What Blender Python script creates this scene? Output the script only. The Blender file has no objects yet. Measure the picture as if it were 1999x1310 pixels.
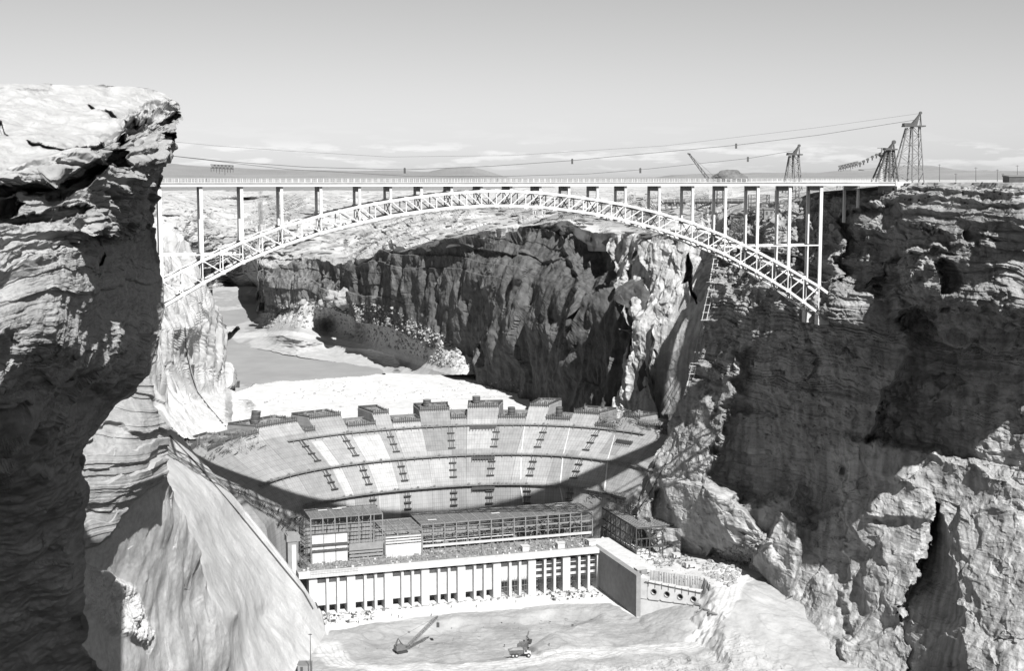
import bpy, bmesh, math, random
import numpy as np
from mathutils import Vector
random.seed(7)
scene = bpy.context.scene
COL = scene.collection
R = math.radians

# ---------------------------------------------------------------- camera, sky, sun, exposure
F_PX, W_PX, H_PX, PITCH = 2715.0, 1999.0, 1310.0, R(6.41)
cam_d = bpy.data.cameras.new("camera")
cam = bpy.data.objects.new("camera", cam_d); COL.objects.link(cam)
cam_d.sensor_width = 36.0; cam_d.lens = F_PX / W_PX * 36.0
cam_d.clip_start = 1.0; cam_d.clip_end = 120000.0
cam.location = (0, 0, 0); cam.rotation_euler = (R(90) - PITCH, 0, 0)
scene.camera = cam
scene.view_settings.view_transform = 'Standard'; scene.view_settings.look = 'None'
scene.view_settings.exposure = 1.05; scene.view_settings.gamma = 1.0

SUN_AZ = 21.0          # sunlight travels this far left of the view direction
SUN_EL = 45.3
sd = Vector((-math.sin(R(SUN_AZ)) * math.cos(R(SUN_EL)), math.cos(R(SUN_AZ)) * math.cos(R(SUN_EL)), -math.sin(R(SUN_EL))))
sl = bpy.data.lights.new("sun", 'SUN'); sl.energy = 5.0; sl.angle = R(0.53); sl.color = (1, 0.995, 0.985)
so = bpy.data.objects.new("sun", sl); COL.objects.link(so); so.rotation_euler = sd.to_track_quat('-Z', 'Y').to_euler()
so.location = (200, -400, 600)

world = bpy.data.worlds.new("World"); scene.world = world; world.use_nodes = True
nt = world.node_tree; nt.nodes.clear()
def N(t, **k):
    n = nt.nodes.new(t)
    for a, b in k.items(): setattr(n, a, b)
    return n
out = N('ShaderNodeOutputWorld'); bg = N('ShaderNodeBackground'); sky = N('ShaderNodeTexSky', sky_type='NISHITA')
sky.sun_disc = False; sky.sun_elevation = R(SUN_EL); sky.sun_rotation = R(180 - SUN_AZ)
sky.air_density = 1.0; sky.dust_density = 1.2; sky.ozone_density = 1.0; sky.altitude = 1100
bw = N('ShaderNodeRGBToBW'); nt.links.new(sky.outputs[0], bw.inputs[0])
tc = N('ShaderNodeTexCoord'); sx = N('ShaderNodeSeparateXYZ'); nt.links.new(tc.outputs['Generated'], sx.inputs[0])
# low fair-weather clouds far away over the horizon
mp = N('ShaderNodeMapping'); mp.inputs['Scale'].default_value = (22, 22, 150); nt.links.new(tc.outputs['Generated'], mp.inputs[0])
cn = N('ShaderNodeTexNoise'); cn.inputs['Scale'].default_value = 1.0; cn.inputs['Detail'].default_value = 6; cn.inputs['Roughness'].default_value = .62
nt.links.new(mp.outputs[0], cn.inputs['Vector'])
cr = N('ShaderNodeValToRGB'); cr.color_ramp.elements[0].position = .50; cr.color_ramp.elements[1].position = .60
nt.links.new(cn.outputs['Fac'], cr.inputs[0])
band = N('ShaderNodeValToRGB'); e = band.color_ramp.elements
e[0].position = 0.0; e[0].color = (0, 0, 0, 1); e[1].position = 1.0; e[1].color = (0, 0, 0, 1)
for p, c in ((.08, .3), (.25, 1), (.42, .9), (.55, .15), (.8, .05)):
    q = e.new(p); q.color = (c, c, c, 1)
mr = N('ShaderNodeMapRange'); mr.inputs['From Min'].default_value = 0.0; mr.inputs['From Max'].default_value = 0.05
nt.links.new(sx.outputs['Z'], mr.inputs['Value']); nt.links.new(mr.outputs[0], band.inputs[0])
mu = N('ShaderNodeMath', operation='MULTIPLY'); nt.links.new(cr.outputs[0], mu.inputs[0]); nt.links.new(band.outputs[0], mu.inputs[1])
ad = N('ShaderNodeMath', operation='MULTIPLY_ADD'); ad.inputs[1].default_value = 0.22; ad.inputs[2].default_value = 1.0
nt.links.new(mu.outputs[0], ad.inputs[0])
m2 = N('ShaderNodeMath', operation='MULTIPLY'); nt.links.new(bw.outputs[0], m2.inputs[0]); nt.links.new(ad.outputs[0], m2.inputs[1])
nt.links.new(m2.outputs[0], bg.inputs['Color']); bg.inputs['Strength'].default_value = 0.050
nt.links.new(bg.outputs[0], out.inputs[0])

# ---------------------------------------------------------------- measuring helpers
CP, SP = math.cos(PITCH), math.sin(PITCH)
def ray(px, py):
    x = (np.asarray(px, float) - 999.5) / F_PX; v = (655.0 - np.asarray(py, float)) / F_PX
    return x / (CP + v * SP), (-SP + v * CP) / (CP + v * SP)
def at_y(px, py, Y):
    a, b = ray(px, py); return Vector((float(a * Y), float(Y), float(b * Y)))
def at_z(px, py, z):
    a, b = ray(px, py); Y = z / b; return Vector((float(a * Y), float(Y), float(z)))

# ---------------------------------------------------------------- noise
def _h(ix, iy, iz, s=0):
    n = (ix * 374761393 + iy * 668265263 + iz * 2147483647 + s * 974711).astype(np.int64).astype(np.uint32)
    n = (n ^ (n >> np.uint32(13))) * np.uint32(1274126177)
    n = (n ^ (n >> np.uint32(16))) * np.uint32(2246822519)
    return ((n ^ (n >> np.uint32(15))) & np.uint32(0xffffff)) * (2.0 / 0xffffff) - 1
def vn(x, y, z, s=0):
    ix, iy, iz = np.floor(x), np.floor(y), np.floor(z)
    fx, fy, fz = x - ix, y - iy, z - iz
    fx = fx * fx * (3 - 2 * fx); fy = fy * fy * (3 - 2 * fy); fz = fz * fz * (3 - 2 * fz)
    def c(a, b, d): return _h(ix + a, iy + b, iz + d, s)
    x00 = c(0,0,0) * (1 - fx) + c(1,0,0) * fx; x10 = c(0,1,0) * (1 - fx) + c(1,1,0) * fx
    x01 = c(0,0,1) * (1 - fx) + c(1,0,1) * fx; x11 = c(0,1,1) * (1 - fx) + c(1,1,1) * fx
    return (x00 * (1 - fy) + x10 * fy) * (1 - fz) + (x01 * (1 - fy) + x11 * fy) * fz
def fbm(x, y, z, o=4, s=0, g=.5):
    t = 0; a = 1
    for i in range(o):
        t = t + a * vn(x, y, z, s + i * 17); a *= g; x = x * 2.03 + 7.1; y = y * 2.03 + 3.7; z = z * 2.03 + 1.9
    return t
def ridged(x, y, z, o=4, s=0):
    t = 0; a = 1
    for i in range(o):
        t = t + a * (1 - 2 * np.abs(vn(x, y, z, s + i * 31))); a *= .5; x = x * 2.1 + 5.3; y = y * 2.1 + 1.3; z = z * 2.1 + 8.7
    return t
def sstep(a, b, x):
    t = np.clip((x - a) / (b - a), 0, 1); return t * t * (3 - 2 * t)
def ledges(q, h, s=0, edge=.08):
    """rock beds: every layer sticks out by its own amount, with an abrupt edge between layers"""
    k = np.floor(q / h); f = q / h - k; z0 = np.zeros_like(k)
    a = _h(k, z0, z0, s); b = _h(k + 1, z0, z0, s)
    return a + (b - a) * sstep(1 - edge, 1, f)

def rbf(pts, log=False, smooth=0.0):
    p = np.array(pts, float); X = p[:, :2] / 100.0; y = 1000.0 / p[:, 2] if log else p[:, 2]
    d = np.hypot(X[:, None, 0] - X[None, :, 0], X[:, None, 1] - X[None, :, 1])
    n = len(p); A = np.zeros((n + 3, n + 3)); A[:n, :n] = d + np.eye(n) * (-smooth)
    A[:n, n] = 1; A[:n, n+1:] = X; A[n, :n] = 1; A[n+1:, :n] = X.T
    w = np.linalg.solve(A, np.concatenate([y, np.zeros(3)]))
    def f(px, py):
        x, yy = np.asarray(px, float) / 100, np.asarray(py, float) / 100
        t = w[n] + w[n+1] * x + w[n+2] * yy
        for i in range(n): t = t + w[i] * np.sqrt((x - X[i, 0]) ** 2 + (yy - X[i, 1]) ** 2 + 1e-4)
        return 1000.0 / np.maximum(t, .03) if log else t
    return f
def inpoly(px, py, poly):
    r = np.zeros(np.shape(px), bool); n = len(poly)
    for i in range(n):
        x1, y1 = poly[i]; x2, y2 = poly[(i + 1) % n]
        if y1 == y2: continue
        c = ((y1 > py) != (y2 > py)) & (px < (x2 - x1) * (py - y1) / (y2 - y1) + x1)
        r ^= c
    return r
def polydist(px, py, poly):
    """signed distance in pixels, positive inside"""
    d = np.full(np.shape(px), 1e9); n = len(poly)
    for i in range(n):
        x1, y1 = poly[i]; x2, y2 = poly[(i + 1) % n]
        ex, ey = x2 - x1, y2 - y1; L = ex * ex + ey * ey + 1e-9
        t = np.clip(((px - x1) * ex + (py - y1) * ey) / L, 0, 1)
        d = np.minimum(d, np.hypot(px - x1 - t * ex, py - y1 - t * ey))
    return np.where(inpoly(px, py, poly), d, -d)
def curve(pts):
    a = np.array(pts, float); return lambda t: np.interp(t, a[:, 0], a[:, 1])

# ---------------------------------------------------------------- materials
MATS = {}
def mat(name, lo=.3, hi=None, rough=.9, scale=.2, detail=6, bump=0., bscale=1., metal=0., stretch=(1,1,1), spots=0., sscale=.3, attr=False, streak=0.):
    if name in MATS: return MATS[name]
    hi = lo if hi is None else hi
    m = bpy.data.materials.new(name); m.use_nodes = True; t = m.node_tree; b = t.nodes['Principled BSDF']
    b.inputs['Roughness'].default_value = rough; b.inputs['Metallic'].default_value = metal
    b.inputs['Specular IOR Level'].default_value = .25 if rough > .6 else .5
    tcn = t.nodes.new('ShaderNodeTexCoord'); mpn = t.nodes.new('ShaderNodeMapping'); mpn.inputs['Scale'].default_value = stretch
    t.links.new(tcn.outputs['Object'], mpn.inputs[0])
    n1 = t.nodes.new('ShaderNodeTexNoise'); n1.inputs['Scale'].default_value = scale; n1.inputs['Detail'].default_value = detail; n1.inputs['Roughness'].default_value = .65
    t.links.new(mpn.outputs[0], n1.inputs['Vector'])
    r1 = t.nodes.new('ShaderNodeMapRange'); r1.inputs['From Min'].default_value = .3; r1.inputs['From Max'].default_value = .7
    r1.inputs['To Min'].default_value = lo; r1.inputs['To Max'].default_value = hi; t.links.new(n1.outputs['Fac'], r1.inputs['Value'])
    val = r1.outputs[0]
    def mul(v, w, fac_lo, a, bb):
        r = t.nodes.new('ShaderNodeMapRange'); r.inputs['From Min'].default_value = a; r.inputs['From Max'].default_value = bb
        r.inputs['To Min'].default_value = fac_lo; r.inputs['To Max'].default_value = 1; t.links.new(w, r.inputs['Value'])
        k = t.nodes.new('ShaderNodeMath'); k.operation = 'MULTIPLY'; t.links.new(v, k.inputs[0]); t.links.new(r.outputs[0], k.inputs[1]); return k.outputs[0]
    if spots:
        n2 = t.nodes.new('ShaderNodeTexNoise'); n2.inputs['Scale'].default_value = sscale; n2.inputs['Detail'].default_value = 4
        t.links.new(tcn.outputs['Object'], n2.inputs['Vector']); val = mul(val, n2.outputs['Fac'], 1 - spots, .36, .44)
    if streak:
        m3 = t.nodes.new('ShaderNodeMapping'); m3.inputs['Scale'].default_value = (1, 1, .06); t.links.new(tcn.outputs['Object'], m3.inputs[0])
        n3 = t.nodes.new('ShaderNodeTexNoise'); n3.inputs['Scale'].default_value = .25; n3.inputs['Detail'].default_value = 5
        t.links.new(m3.outputs[0], n3.inputs['Vector']); val = mul(val, n3.outputs['Fac'], 1 - streak, .35, .6)
    if attr:
        an = t.nodes.new('ShaderNodeAttribute'); an.attribute_name = 'tone'
        k = t.nodes.new('ShaderNodeMath'); k.operation = 'MULTIPLY'; t.links.new(val, k.inputs[0]); t.links.new(an.outputs['Fac'], k.inputs[1]); val = k.outputs[0]
    cc = t.nodes.new('ShaderNodeCombineColor'); 
    for i in range(3): t.links.new(val, cc.inputs[i])
    t.links.new(cc.outputs[0], b.inputs['Base Color'])
    if bump:
        n4 = t.nodes.new('ShaderNodeTexNoise'); n4.inputs['Scale'].default_value = bscale; n4.inputs['Detail'].default_value = 8; n4.inputs['Roughness'].default_value = .78
        t.links.new((tcn.outputs['Object'] if attr else mpn.outputs[0]), n4.inputs['Vector'])
        bp = t.nodes.new('ShaderNodeBump'); bp.inputs['Strength'].default_value = 1.0; bp.inputs['Distance'].default_value = bump
        t.links.new(n4.outputs['Fac'], bp.inputs['Height']); t.links.new(bp.outputs[0], b.inputs['Normal'])
    MATS[name] = m; return m

M_ROCK = mat('sandstone', .17, .28, scale=.09, bump=.7, bscale=.6, stretch=(1, 1, 1.8), attr=True, streak=.42)
M_ROCKN = mat('sandstone_near', .18, .28, scale=.4, bump=.32, bscale=2.2, stretch=(1, 1, 1.6), attr=True)
M_SLAB = mat('pale_sandstone', .27, .36, scale=.12, bump=.5, bscale=.7, attr=True, streak=.1)
M_FAR = mat('far_sandstone', .20, .32, scale=.012, bump=3.0, bscale=.05, stretch=(1, 1, 3), spots=.5, sscale=.035, attr=True)
M_EARTH = mat('earth', .22, .30, scale=.12, bump=.25, bscale=.8, attr=True)
M_HILL = mat('far_hills', .16, .22, scale=.001, bump=30, bscale=.004)

# ---------------------------------------------------------------- object helpers
def tag(o, label=None, cat=None, group=None, kind=None):
    if label: o['label'] = label
    if cat: o['category'] = cat
    if group: o['group'] = group
    if kind: o['kind'] = kind
    return o
def mesh_np(name, P, faces, material, kind='structure', tone=None, smooth=False):
    me = bpy.data.meshes.new(name)
    nv, nf = len(P), len(faces)
    me.vertices.add(nv); me.vertices.foreach_set('co', np.asarray(P, np.float32).ravel())
    me.loops.add(nf * 4); me.loops.foreach_set('vertex_index', np.asarray(faces, np.int32).ravel())
    me.polygons.add(nf); me.polygons.foreach_set('loop_start', np.arange(nf, dtype=np.int32) * 4)
    me.polygons.foreach_set('loop_total', np.full(nf, 4, np.int32))
    me.update(calc_edges=True)
    if tone is not None:
        at = me.attributes.new('tone', 'FLOAT', 'POINT'); at.data.foreach_set('value', np.asarray(tone, np.float32).ravel())
    me.polygons.foreach_set('use_smooth', np.full(nf, smooth, bool))
    me.materials.append(material)
    o = bpy.data.objects.new(name, me); COL.objects.link(o)
    if kind: o['kind'] = kind
    return o
def gridfaces(nr, nc):
    i = np.arange(nr - 1)[:, None] * nc + np.arange(nc - 1)[None, :]
    return np.stack([i, i + nc, i + nc + 1, i + 1], -1).reshape(-1, 4)
def relief(name, PX, PY, Y, material, tone=None, smooth=False, kind='structure', dn=None, Yn=None):
    """a terrain sheet built at its true distances; dn pushes it in (+) or out (-) along its own normal"""
    a, b = ray(PX, PY)
    P = np.stack([a * Y, Y + 0 * a, b * Y], -1)
    nr, nc = PX.shape
    if dn is not None:
        Yn = Y if Yn is None else Yn; Q = np.stack([a * Yn, Yn + 0 * a, b * Yn], -1)
        k = 6
        du = np.zeros_like(Q); dv = np.zeros_like(Q)
        du[:, k:-k] = Q[:, 2*k:] - Q[:, :-2*k]; du[:, :k] = du[:, k:k+1]; du[:, -k:] = du[:, -k-1:-k]
        dv[k:-k] = Q[2*k:] - Q[:-2*k]; dv[:k] = dv[k:k+1]; dv[-k:] = dv[-k-1:-k]
        n = np.cross(du, dv); n /= np.linalg.norm(n, axis=-1, keepdims=True) + 1e-9
        sgn = np.sign((n * Q).sum(-1, keepdims=True)); n = n * sgn
        V = Q / np.linalg.norm(Q, axis=-1, keepdims=True); n = n + V * .45; n /= np.linalg.norm(n, axis=-1, keepdims=True)
        P = P + n * dn[..., None]
    if tone is None: tone = np.ones(PX.shape)
    return mesh_np(name, P.reshape(-1, 3), gridfaces(nr, nc), material, kind, tone, smooth)
def blocks(x, y, z, s=0, tilt=.7):
    """angular broken rock: every block has its own offset and its own tilted face"""
    ix, iy, iz = np.floor(x - .5), np.floor(y - .5), np.floor(z - .5)
    best = np.full(np.shape(x), 1e9); val = np.zeros(np.shape(x)); b2 = np.full(np.shape(x), 1e9); v2 = np.zeros(np.shape(x))
    for a in (0, 1):
        for b in (0, 1):
            for c in (0, 1):
                cx, cy, cz = ix + a, iy + b, iz + c
                h1 = _h(cx, cy, cz, s); h2 = _h(cx, cy, cz, s + 1); h3 = _h(cx, cy, cz, s + 2)
                fx, fy, fz = x - cx - .5 - h1 * .38, y - cy - .5 - h2 * .38, z - cz - .5 - h3 * .38
                D = fx * fx + fy * fy + fz * fz
                v = _h(cx, cy, cz, s + 3) + tilt * (fx * h2 * 1.6 + fy * h3 * 1.6 + fz * h1 * 1.6)
                m = D < best; m2 = (~m) & (D < b2)
                v2 = np.where(m, val, np.where(m2, v, v2)); b2 = np.where(m, best, np.where(m2, D, b2))
                val = np.where(m, v, val); best = np.where(m, D, best)
    w = .5 + .5 * sstep(0, .16, np.sqrt(b2) - np.sqrt(best))
    return val * w + v2 * (1 - w)
def W(PX, PY, Y):
    a, b = ray(PX, PY); return a * Y, Y, b * Y
# ================================================================ THE LAND
DECK_C = np.array([-6.73, 600.5]); TH = R(17.1)
BD = np.array([math.cos(TH), math.sin(TH)]); BN = np.array([-math.sin(TH), math.cos(TH)])
def cols(x0, x1, n): return np.linspace(x0, x1, n)
def grid(xs, yt, yb, m, pw=1.0):
    v = np.linspace(0, 1, m)[:, None] ** pw
    PX = np.repeat(xs[None, :], m, 0); a, b = yt(xs)[None, :], yb(xs)[None, :]
    return PX, a + (b - a) * v

# ---- far ground plane to the horizon, hills and mesas on it
g = 120000
mesh_np("ground", [(-g, 9000, -110), (g, 9000, -110), (g, g, -110), (-g, g, -110)], [(0, 1, 2, 3)], M_FAR, tone=[1.1] * 4)
def hills(pts, Y, depth, seed, label_amp=1.0):
    c = curve(pts); xs = np.linspace(pts[0][0], pts[-1][0], 500)
    m = 40; v = np.linspace(0, 1, m)[:, None]
    a, b = ray(xs, c(xs) ); top = b * Y; base = -62.0
    X = np.repeat((a * Y)[None, :], m, 0); 
    Z = base + (top[None, :] - base) * (1 - v ** .75)
    Yg = Y - depth * v + 0 * Z
    nz = fbm(X / 900, Yg / 900, Z * 0 + seed, 5) * 55 * (1 - np.abs(1 - 2 * v)) + fbm(X / 250, Yg / 250, Z * 0 + seed, 4) * 12 * np.sqrt(1 - v)
    cliffs = ledges((Z + 62 + nz) , 45, seed) * 35 * (1 - v)
    P = np.stack([X, Yg + cliffs * 3 + nz * 3, Z + nz * .35 * (1 - v)], -1)
    mesh_np('hills', P.reshape(-1, 3), gridfaces(*X.shape), M_HILL)
hills([(-1100, 318), (-300, 305), (200, 308), (330, 318), (420, 325), (560, 332), (780, 333), (835, 334), (862, 329), (880, 327), (925, 326), (945, 331), (985, 343), (1010, 349), (1060, 353)], 11000, 5200, 3)
hills([(780, 353), (900, 346), (1080, 347), (1280, 346), (1310, 341), (1400, 338), (1470, 337), (1600, 336), (1640, 333), (1680, 330), (1720, 327), (1800, 322), (1822, 323), (1850, 331), (1890, 333), (1930, 332), (2000, 334), (2080, 331), (2300, 338), (3100, 340)], 17000, 7000, 9)

# ---- plateau on both sides, from the far plain down to the canyon rims
plat = rbf([(-400, 351, 16000), (0, 351, 16000), (400, 351.5, 16000), (800, 351.5, 16000), (1200, 351.5, 14000), (1600, 351.5, 11000), (2000, 351.5, 9000), (2500, 351.5, 8000),
    (-400, 380, 3300), (0, 380, 3300), (320, 380, 3500), (600, 372, 5200), (600, 400, 3200), (600, 450, 2400), (350, 410, 2900), (350, 460, 2200), (-300, 470, 1700), (0, 470, 1700),
    (450, 500, 2700), (420, 560, 2600), (440, 640, 2200), (500, 560, 2600), (500, 640, 2200), (320, 560, 2200), (300, 640, 1900), (520, 545, 2000), (516, 520, 1965), (600, 506, 1840), (680, 516, 1740), (760, 486, 1600), (800, 440, 2050), (880, 463, 1430),
    (900, 400, 2700), (1010, 448, 1300), (1090, 436, 1240), (1120, 400, 1900), (1170, 466, 1120), (1190, 462, 1060), (1240, 468, 990), (1240, 430, 1500), (1300, 455, 960), (1300, 400, 1500), (1240, 385, 2400), (1300, 372, 2600),
    (1380, 470, 900), (1400, 420, 1000), (1400, 385, 1250), (1500, 390, 850), (1500, 370, 1150), (1600, 385, 745), (1600, 368, 1000), (1680, 378, 690), (1745, 364.5, 668), (1745, 359, 1000), (1850, 357, 680), (2000, 357, 560), (2000, 353.5, 1500), (2500, 357, 420), (1600, 356, 3000)], log=True)
wall = rbf([(505, 608, 1965), (512, 530, 1940), (530, 545, 1860), (556, 600, 1815), (600, 515, 1822), (575, 535, 1815), (640, 590, 1705), (575, 590, 1800), (680, 520, 1660), (650, 580, 1695), (700, 610, 1618), (760, 492, 1550), (760, 600, 1537), (800, 540, 1485), (850, 645, 1415),
    (880, 470, 1400), (880, 560, 1388), (890, 690, 1378), (930, 735, 1345), (1000, 560, 1270), (1010, 455, 1320), (1035, 775, 1180), (1090, 442, 1260), (1080, 560, 1150), (1100, 700, 1080), (1100, 800, 1060), (1150, 500, 1160), (1180, 478, 1130), (1170, 600, 1010), (1190, 800, 950), (1230, 480, 1060), (1250, 650, 930), (1250, 810, 915)])
w2 = rbf([(1185, 475, 1050), (1200, 770, 955), (1190, 810, 950), (1240, 470, 985), (1235, 640, 942), (1240, 790, 935), (1300, 475, 955), (1300, 640, 922), (1300, 800, 912), (1385, 480, 930), (1385, 600, 898), (1380, 800, 885), (1460, 500, 860), (1460, 800, 840)])
rw = rbf([(1400, 490, 800), (1385, 560, 785), (1365, 650, 778), (1345, 740, 770), (1310, 800, 772), (1290, 850, 776), (1265, 920, 770), (1240, 985, 765), (1290, 985, 752), (1300, 1060, 750), (1340, 1110, 752), (1425, 1150, 752), (1430, 1200, 706), (1460, 1260, 658), (1480, 1310, 623), (1475, 1345, 600),
    (1430, 430, 860), (1500, 396, 800), (1500, 450, 745), (1560, 400, 760), (1600, 385, 735), (1600, 450, 690), (1600, 520, 672), (1680, 378, 690), (1640, 435, 678), (1580, 490, 690), (1540, 540, 705), (1480, 610, 722), (1446, 640, 732), (1350, 765, 762), (1400, 700, 745),
    (1745, 368, 662), (1600, 612, 646), (1618, 575, 645), (1660, 560, 640), (1700, 420, 655), (1700, 480, 640), (1800, 362, 640), (1800, 420, 612), (1800, 520, 588), (1800, 592, 592), (1700, 570, 636), (1900, 360, 610), (1900, 430, 580), (1900, 520, 568), (1900, 598, 562), (2000, 358, 570), (2000, 430, 545), (2000, 520, 560), (2000, 598, 556), (2120, 500, 572), (2120, 598, 574), (2300, 358, 590), (2300, 500, 590), (2300, 600, 590),
    (1500, 700, 700), (1440, 780, 722), (1380, 880, 730), (1440, 880, 718), (1600, 700, 662), (1700, 640, 632), (1700, 760, 655), (1800, 640, 615), (1800, 760, 640), (1900, 660, 605), (1900, 760, 622), (2000, 660, 585), (2000, 800, 606), (2300, 680, 600), (2300, 850, 590), (1700, 850, 664), (1800, 862, 645), (1900, 890, 626), (2000, 950, 606),
    (1500, 940, 708), (1560, 940, 698), (1620, 960, 680), (1400, 960, 722), (1350, 1000, 738), (1430, 1060, 722), (1500, 1100, 702), (1600, 1100, 678), (1700, 1100, 656), (1800, 1100, 635), (1900, 1100, 615), (2000, 1100, 597), (2300, 1100, 562),
    (1500, 1250, 680), (1540, 1345, 640), (1600, 1250, 655), (1600, 1345, 634), (1700, 1345, 620), (1800, 1345, 600), (1900, 1345, 582), (2000, 1345, 565), (2300, 1345, 530)])
xs = cols(-420, 2560, 1000)
pb = curve([(-420, 500), (300, 640), (345, 640), (430, 660), (505, 640), (512, 560), (520, 545), (600, 530), (680, 534), (760, 505), (880, 482), (1010, 466), (1090, 456), (1150, 490), (1240, 492), (1300, 482), (1385, 490), (1430, 430), (1500, 405), (1600, 392), (1680, 386), (1745, 372), (1800, 366), (2560, 362)])
PX, PY = grid(xs, lambda x: 0 * x + 351.0, pb, 420, 1.5)
zr = curve([(-420, -46), (600, -52), (1000, -47), (1250, -40), (1400, -28), (1500, -14), (1600, -7), (1700, -3.6), (1850, -1.75), (2000, -1.5), (2560, -1.3)])
far_ = zr(PX) / ray(PX, PY)[1]
wf = np.where(PX > 1745, 1, sstep(394, 370, PY + np.clip((PX - 1400) / 345, 0, 1) * -14))
Y = 1000 / (wf * 1000 / far_ + (1 - wf) * 1000 / plat(PX, PY)); Y = np.minimum(Y, 30000); X, _, Z = W(PX, PY, Y)
k = np.clip((PY - 352) / 60, 0, 1)
amp = k * np.clip(Y / 1500, .35, 1.3)
dz = (fbm(X / 160, Y / 160, Z * 0, 5) * 7 + fbm(X / 35, Y / 35, Z * 0 + 9, 4) * 2.0 + ridged(X / 300, Y / 420, Z * 0 + 4, 3) * 4) * amp
bed = ledges(Z + fbm(X / 220, Y / 220, 0 * Z, 4, 5) * 9, 5.0, 11) * 16 * amp + ledges(Z + fbm(X / 90, Y / 90, 0 * Z, 4, 6) * 4, 2.2, 12) * 6 * amp
Y2 = Y + bed
pn = -dz * .8 + (blocks(X / 75, Y / 75, 0 * X, 301) * 1.8 + blocks(X / 24, Y / 24, 0 * X, 303) * .7) * amp * sstep(366, 385, PY)
rimy = curve([(-420, 900), (500, 900), (506, 570), (510, 535), (514, 523), (560, 516), (585, 518), (605, 512), (650, 516), (700, 514), (745, 488), (775, 488), (850, 482), (880, 464), (975, 462), (1000, 450), (1040, 434), (1090, 436), (1130, 466), (1178, 470), (1225, 452), (1290, 462), (1340, 474), (1385, 478), (1400, 470), (1425, 425), (1460, 404), (1500, 394), (1560, 388), (1600, 380), (1680, 372), (1745, 362.5), (1765, 357), (2560, 356)])
ry = rimy(PX) + np.where(PX < 1215, (fbm(PX / 16, 0 * PX, 0 * PX, 4, 404) * 4.5 + ledges(PX, 11.0, 405) * 2.5) * sstep(506, 530, PX) * sstep(1262, 1200, PX), 0)
Yw = np.where(PX < 1215, wall(PX, ry), np.where(PX < 1425, w2(PX, ry), rw(PX, ry)))
Y2 = np.where((PY > ry - 60) & (ry < 800) & (PX < 1420), np.maximum(Y2, Yw + 2), Y2)
Y2 = np.where(PY > ry - 14, np.maximum(Y2, (Yw + 2 + 14 * sstep(0, 8, PY - ry)) * sstep(-14, -1, PY - ry)), Y2)
bare = sstep(60, 10, PY - 372)
tone = 1.4 - .35 * sstep(.1, .6, fbm(X / 90, Y / 260, Z / 30, 5, 77)) * k - .3 * sstep(.1, .5, fbm(X / 25, Y / 60, Z / 12, 4, 78)) * k
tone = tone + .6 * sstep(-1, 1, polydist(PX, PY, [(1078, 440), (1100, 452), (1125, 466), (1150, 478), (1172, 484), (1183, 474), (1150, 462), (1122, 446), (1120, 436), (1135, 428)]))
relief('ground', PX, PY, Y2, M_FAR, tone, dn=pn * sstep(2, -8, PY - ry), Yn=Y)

def rockdisp(X, Y, Z, s=0, fa=1.0, la=1.0, dip=(0., 0.)):
    """fractured, bedded sandstone face, metres towards / away"""
    q = Z + dip[0] * X + dip[1] * Y
    w = fbm(X / 40, Y / 40, Z / 40, 4, 50 + s) * 4
    d = fbm(X / 45, Y / 45, Z / 60, 4, 51 + s) * 4.5 * fa
    d = d + ridged(X / 16, Y / 16, Z / 34, 4, 52 + s) * 1.1 * fa
    d = d + fbm(X / 4.5, Y / 4.5, Z / 5, 4, 53 + s) * .55 * fa
    d = d + ridged(X / 5.5, Y / 5.5, Z / 9, 4, 66 + s) * .38 * fa + ridged(X / 2.2, Y / 2.2, Z / 2.6, 2, 67 + s) * .16 * fa
    d = d + ledges(q + w * .8 + .5 * fbm(X / 6, Y / 6, Z / 6, 3, 68), .95, 69 + s) * .42 * la
    wx_ = fbm(X / 9, Y / 9, Z / 9, 4, 70 + s) * .35; wy_ = fbm(X / 3, Y / 3, Z / 3, 3, 71 + s) * .35
    d = d + blocks(X / 15 + wx_, Y / 15 - wx_, Z / 11 + w * .1, 62 + s, .9) * 1.9 * fa + blocks(X / 5 + wy_, Y / 5 + w * .04, Z / 4 - wy_, 64 + s, 1.0) * .7 * fa
    m = .35 + .65 * sstep(-.2, .5, fbm(X / 50, Y / 50, Z / 25, 3, 60 + s))
    d = d + (ledges(q + w, 6.5, 54 + s) * 2.4 + ledges(q + w * .6 + .3 * vn(X / 5, Y / 5, Z / 5), 2.3, 55 + s) * .9) * la * m
    return d

# ---- the dark far wall of the canyon (right bank, upstream)
xs = cols(504, 1262, 620)
wt0 = curve([(504, 607), (506, 570), (510, 535), (514, 523), (560, 516), (585, 518), (605, 512), (625, 510), (650, 516), (680, 516), (700, 514), (720, 510), (745, 488), (760, 484), (775, 488), (800, 486), (830, 480), (850, 482), (880, 464), (920, 466), (950, 462), (975, 462), (1000, 450), (1015, 446), (1040, 432), (1075, 438), (1090, 434), (1130, 466), (1165, 486), (1178, 470), (1186, 466), (1262, 470)])
RJ = lambda x: (fbm(x / 16, 0 * x, 0 * x, 4, 404) * 4.5 + ledges(x, 11.0, 405) * 2.5) * sstep(506, 530, x) * sstep(1262, 1200, x)
wt = lambda x: wt0(x) + RJ(x)
wb = curve([(504, 612), (560, 606), (600, 600), (650, 600), (700, 630), (760, 640), (800, 660), (860, 690), (900, 730), (935, 760), (1030, 800), (1100, 830), (1262, 840)])
PX, PY = grid(xs, wt, wb, 420)
Y = wall(PX, PY); X, _, Z = W(PX, PY, Y)
rim = sstep(0, 14, PY - wt(PX))
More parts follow.
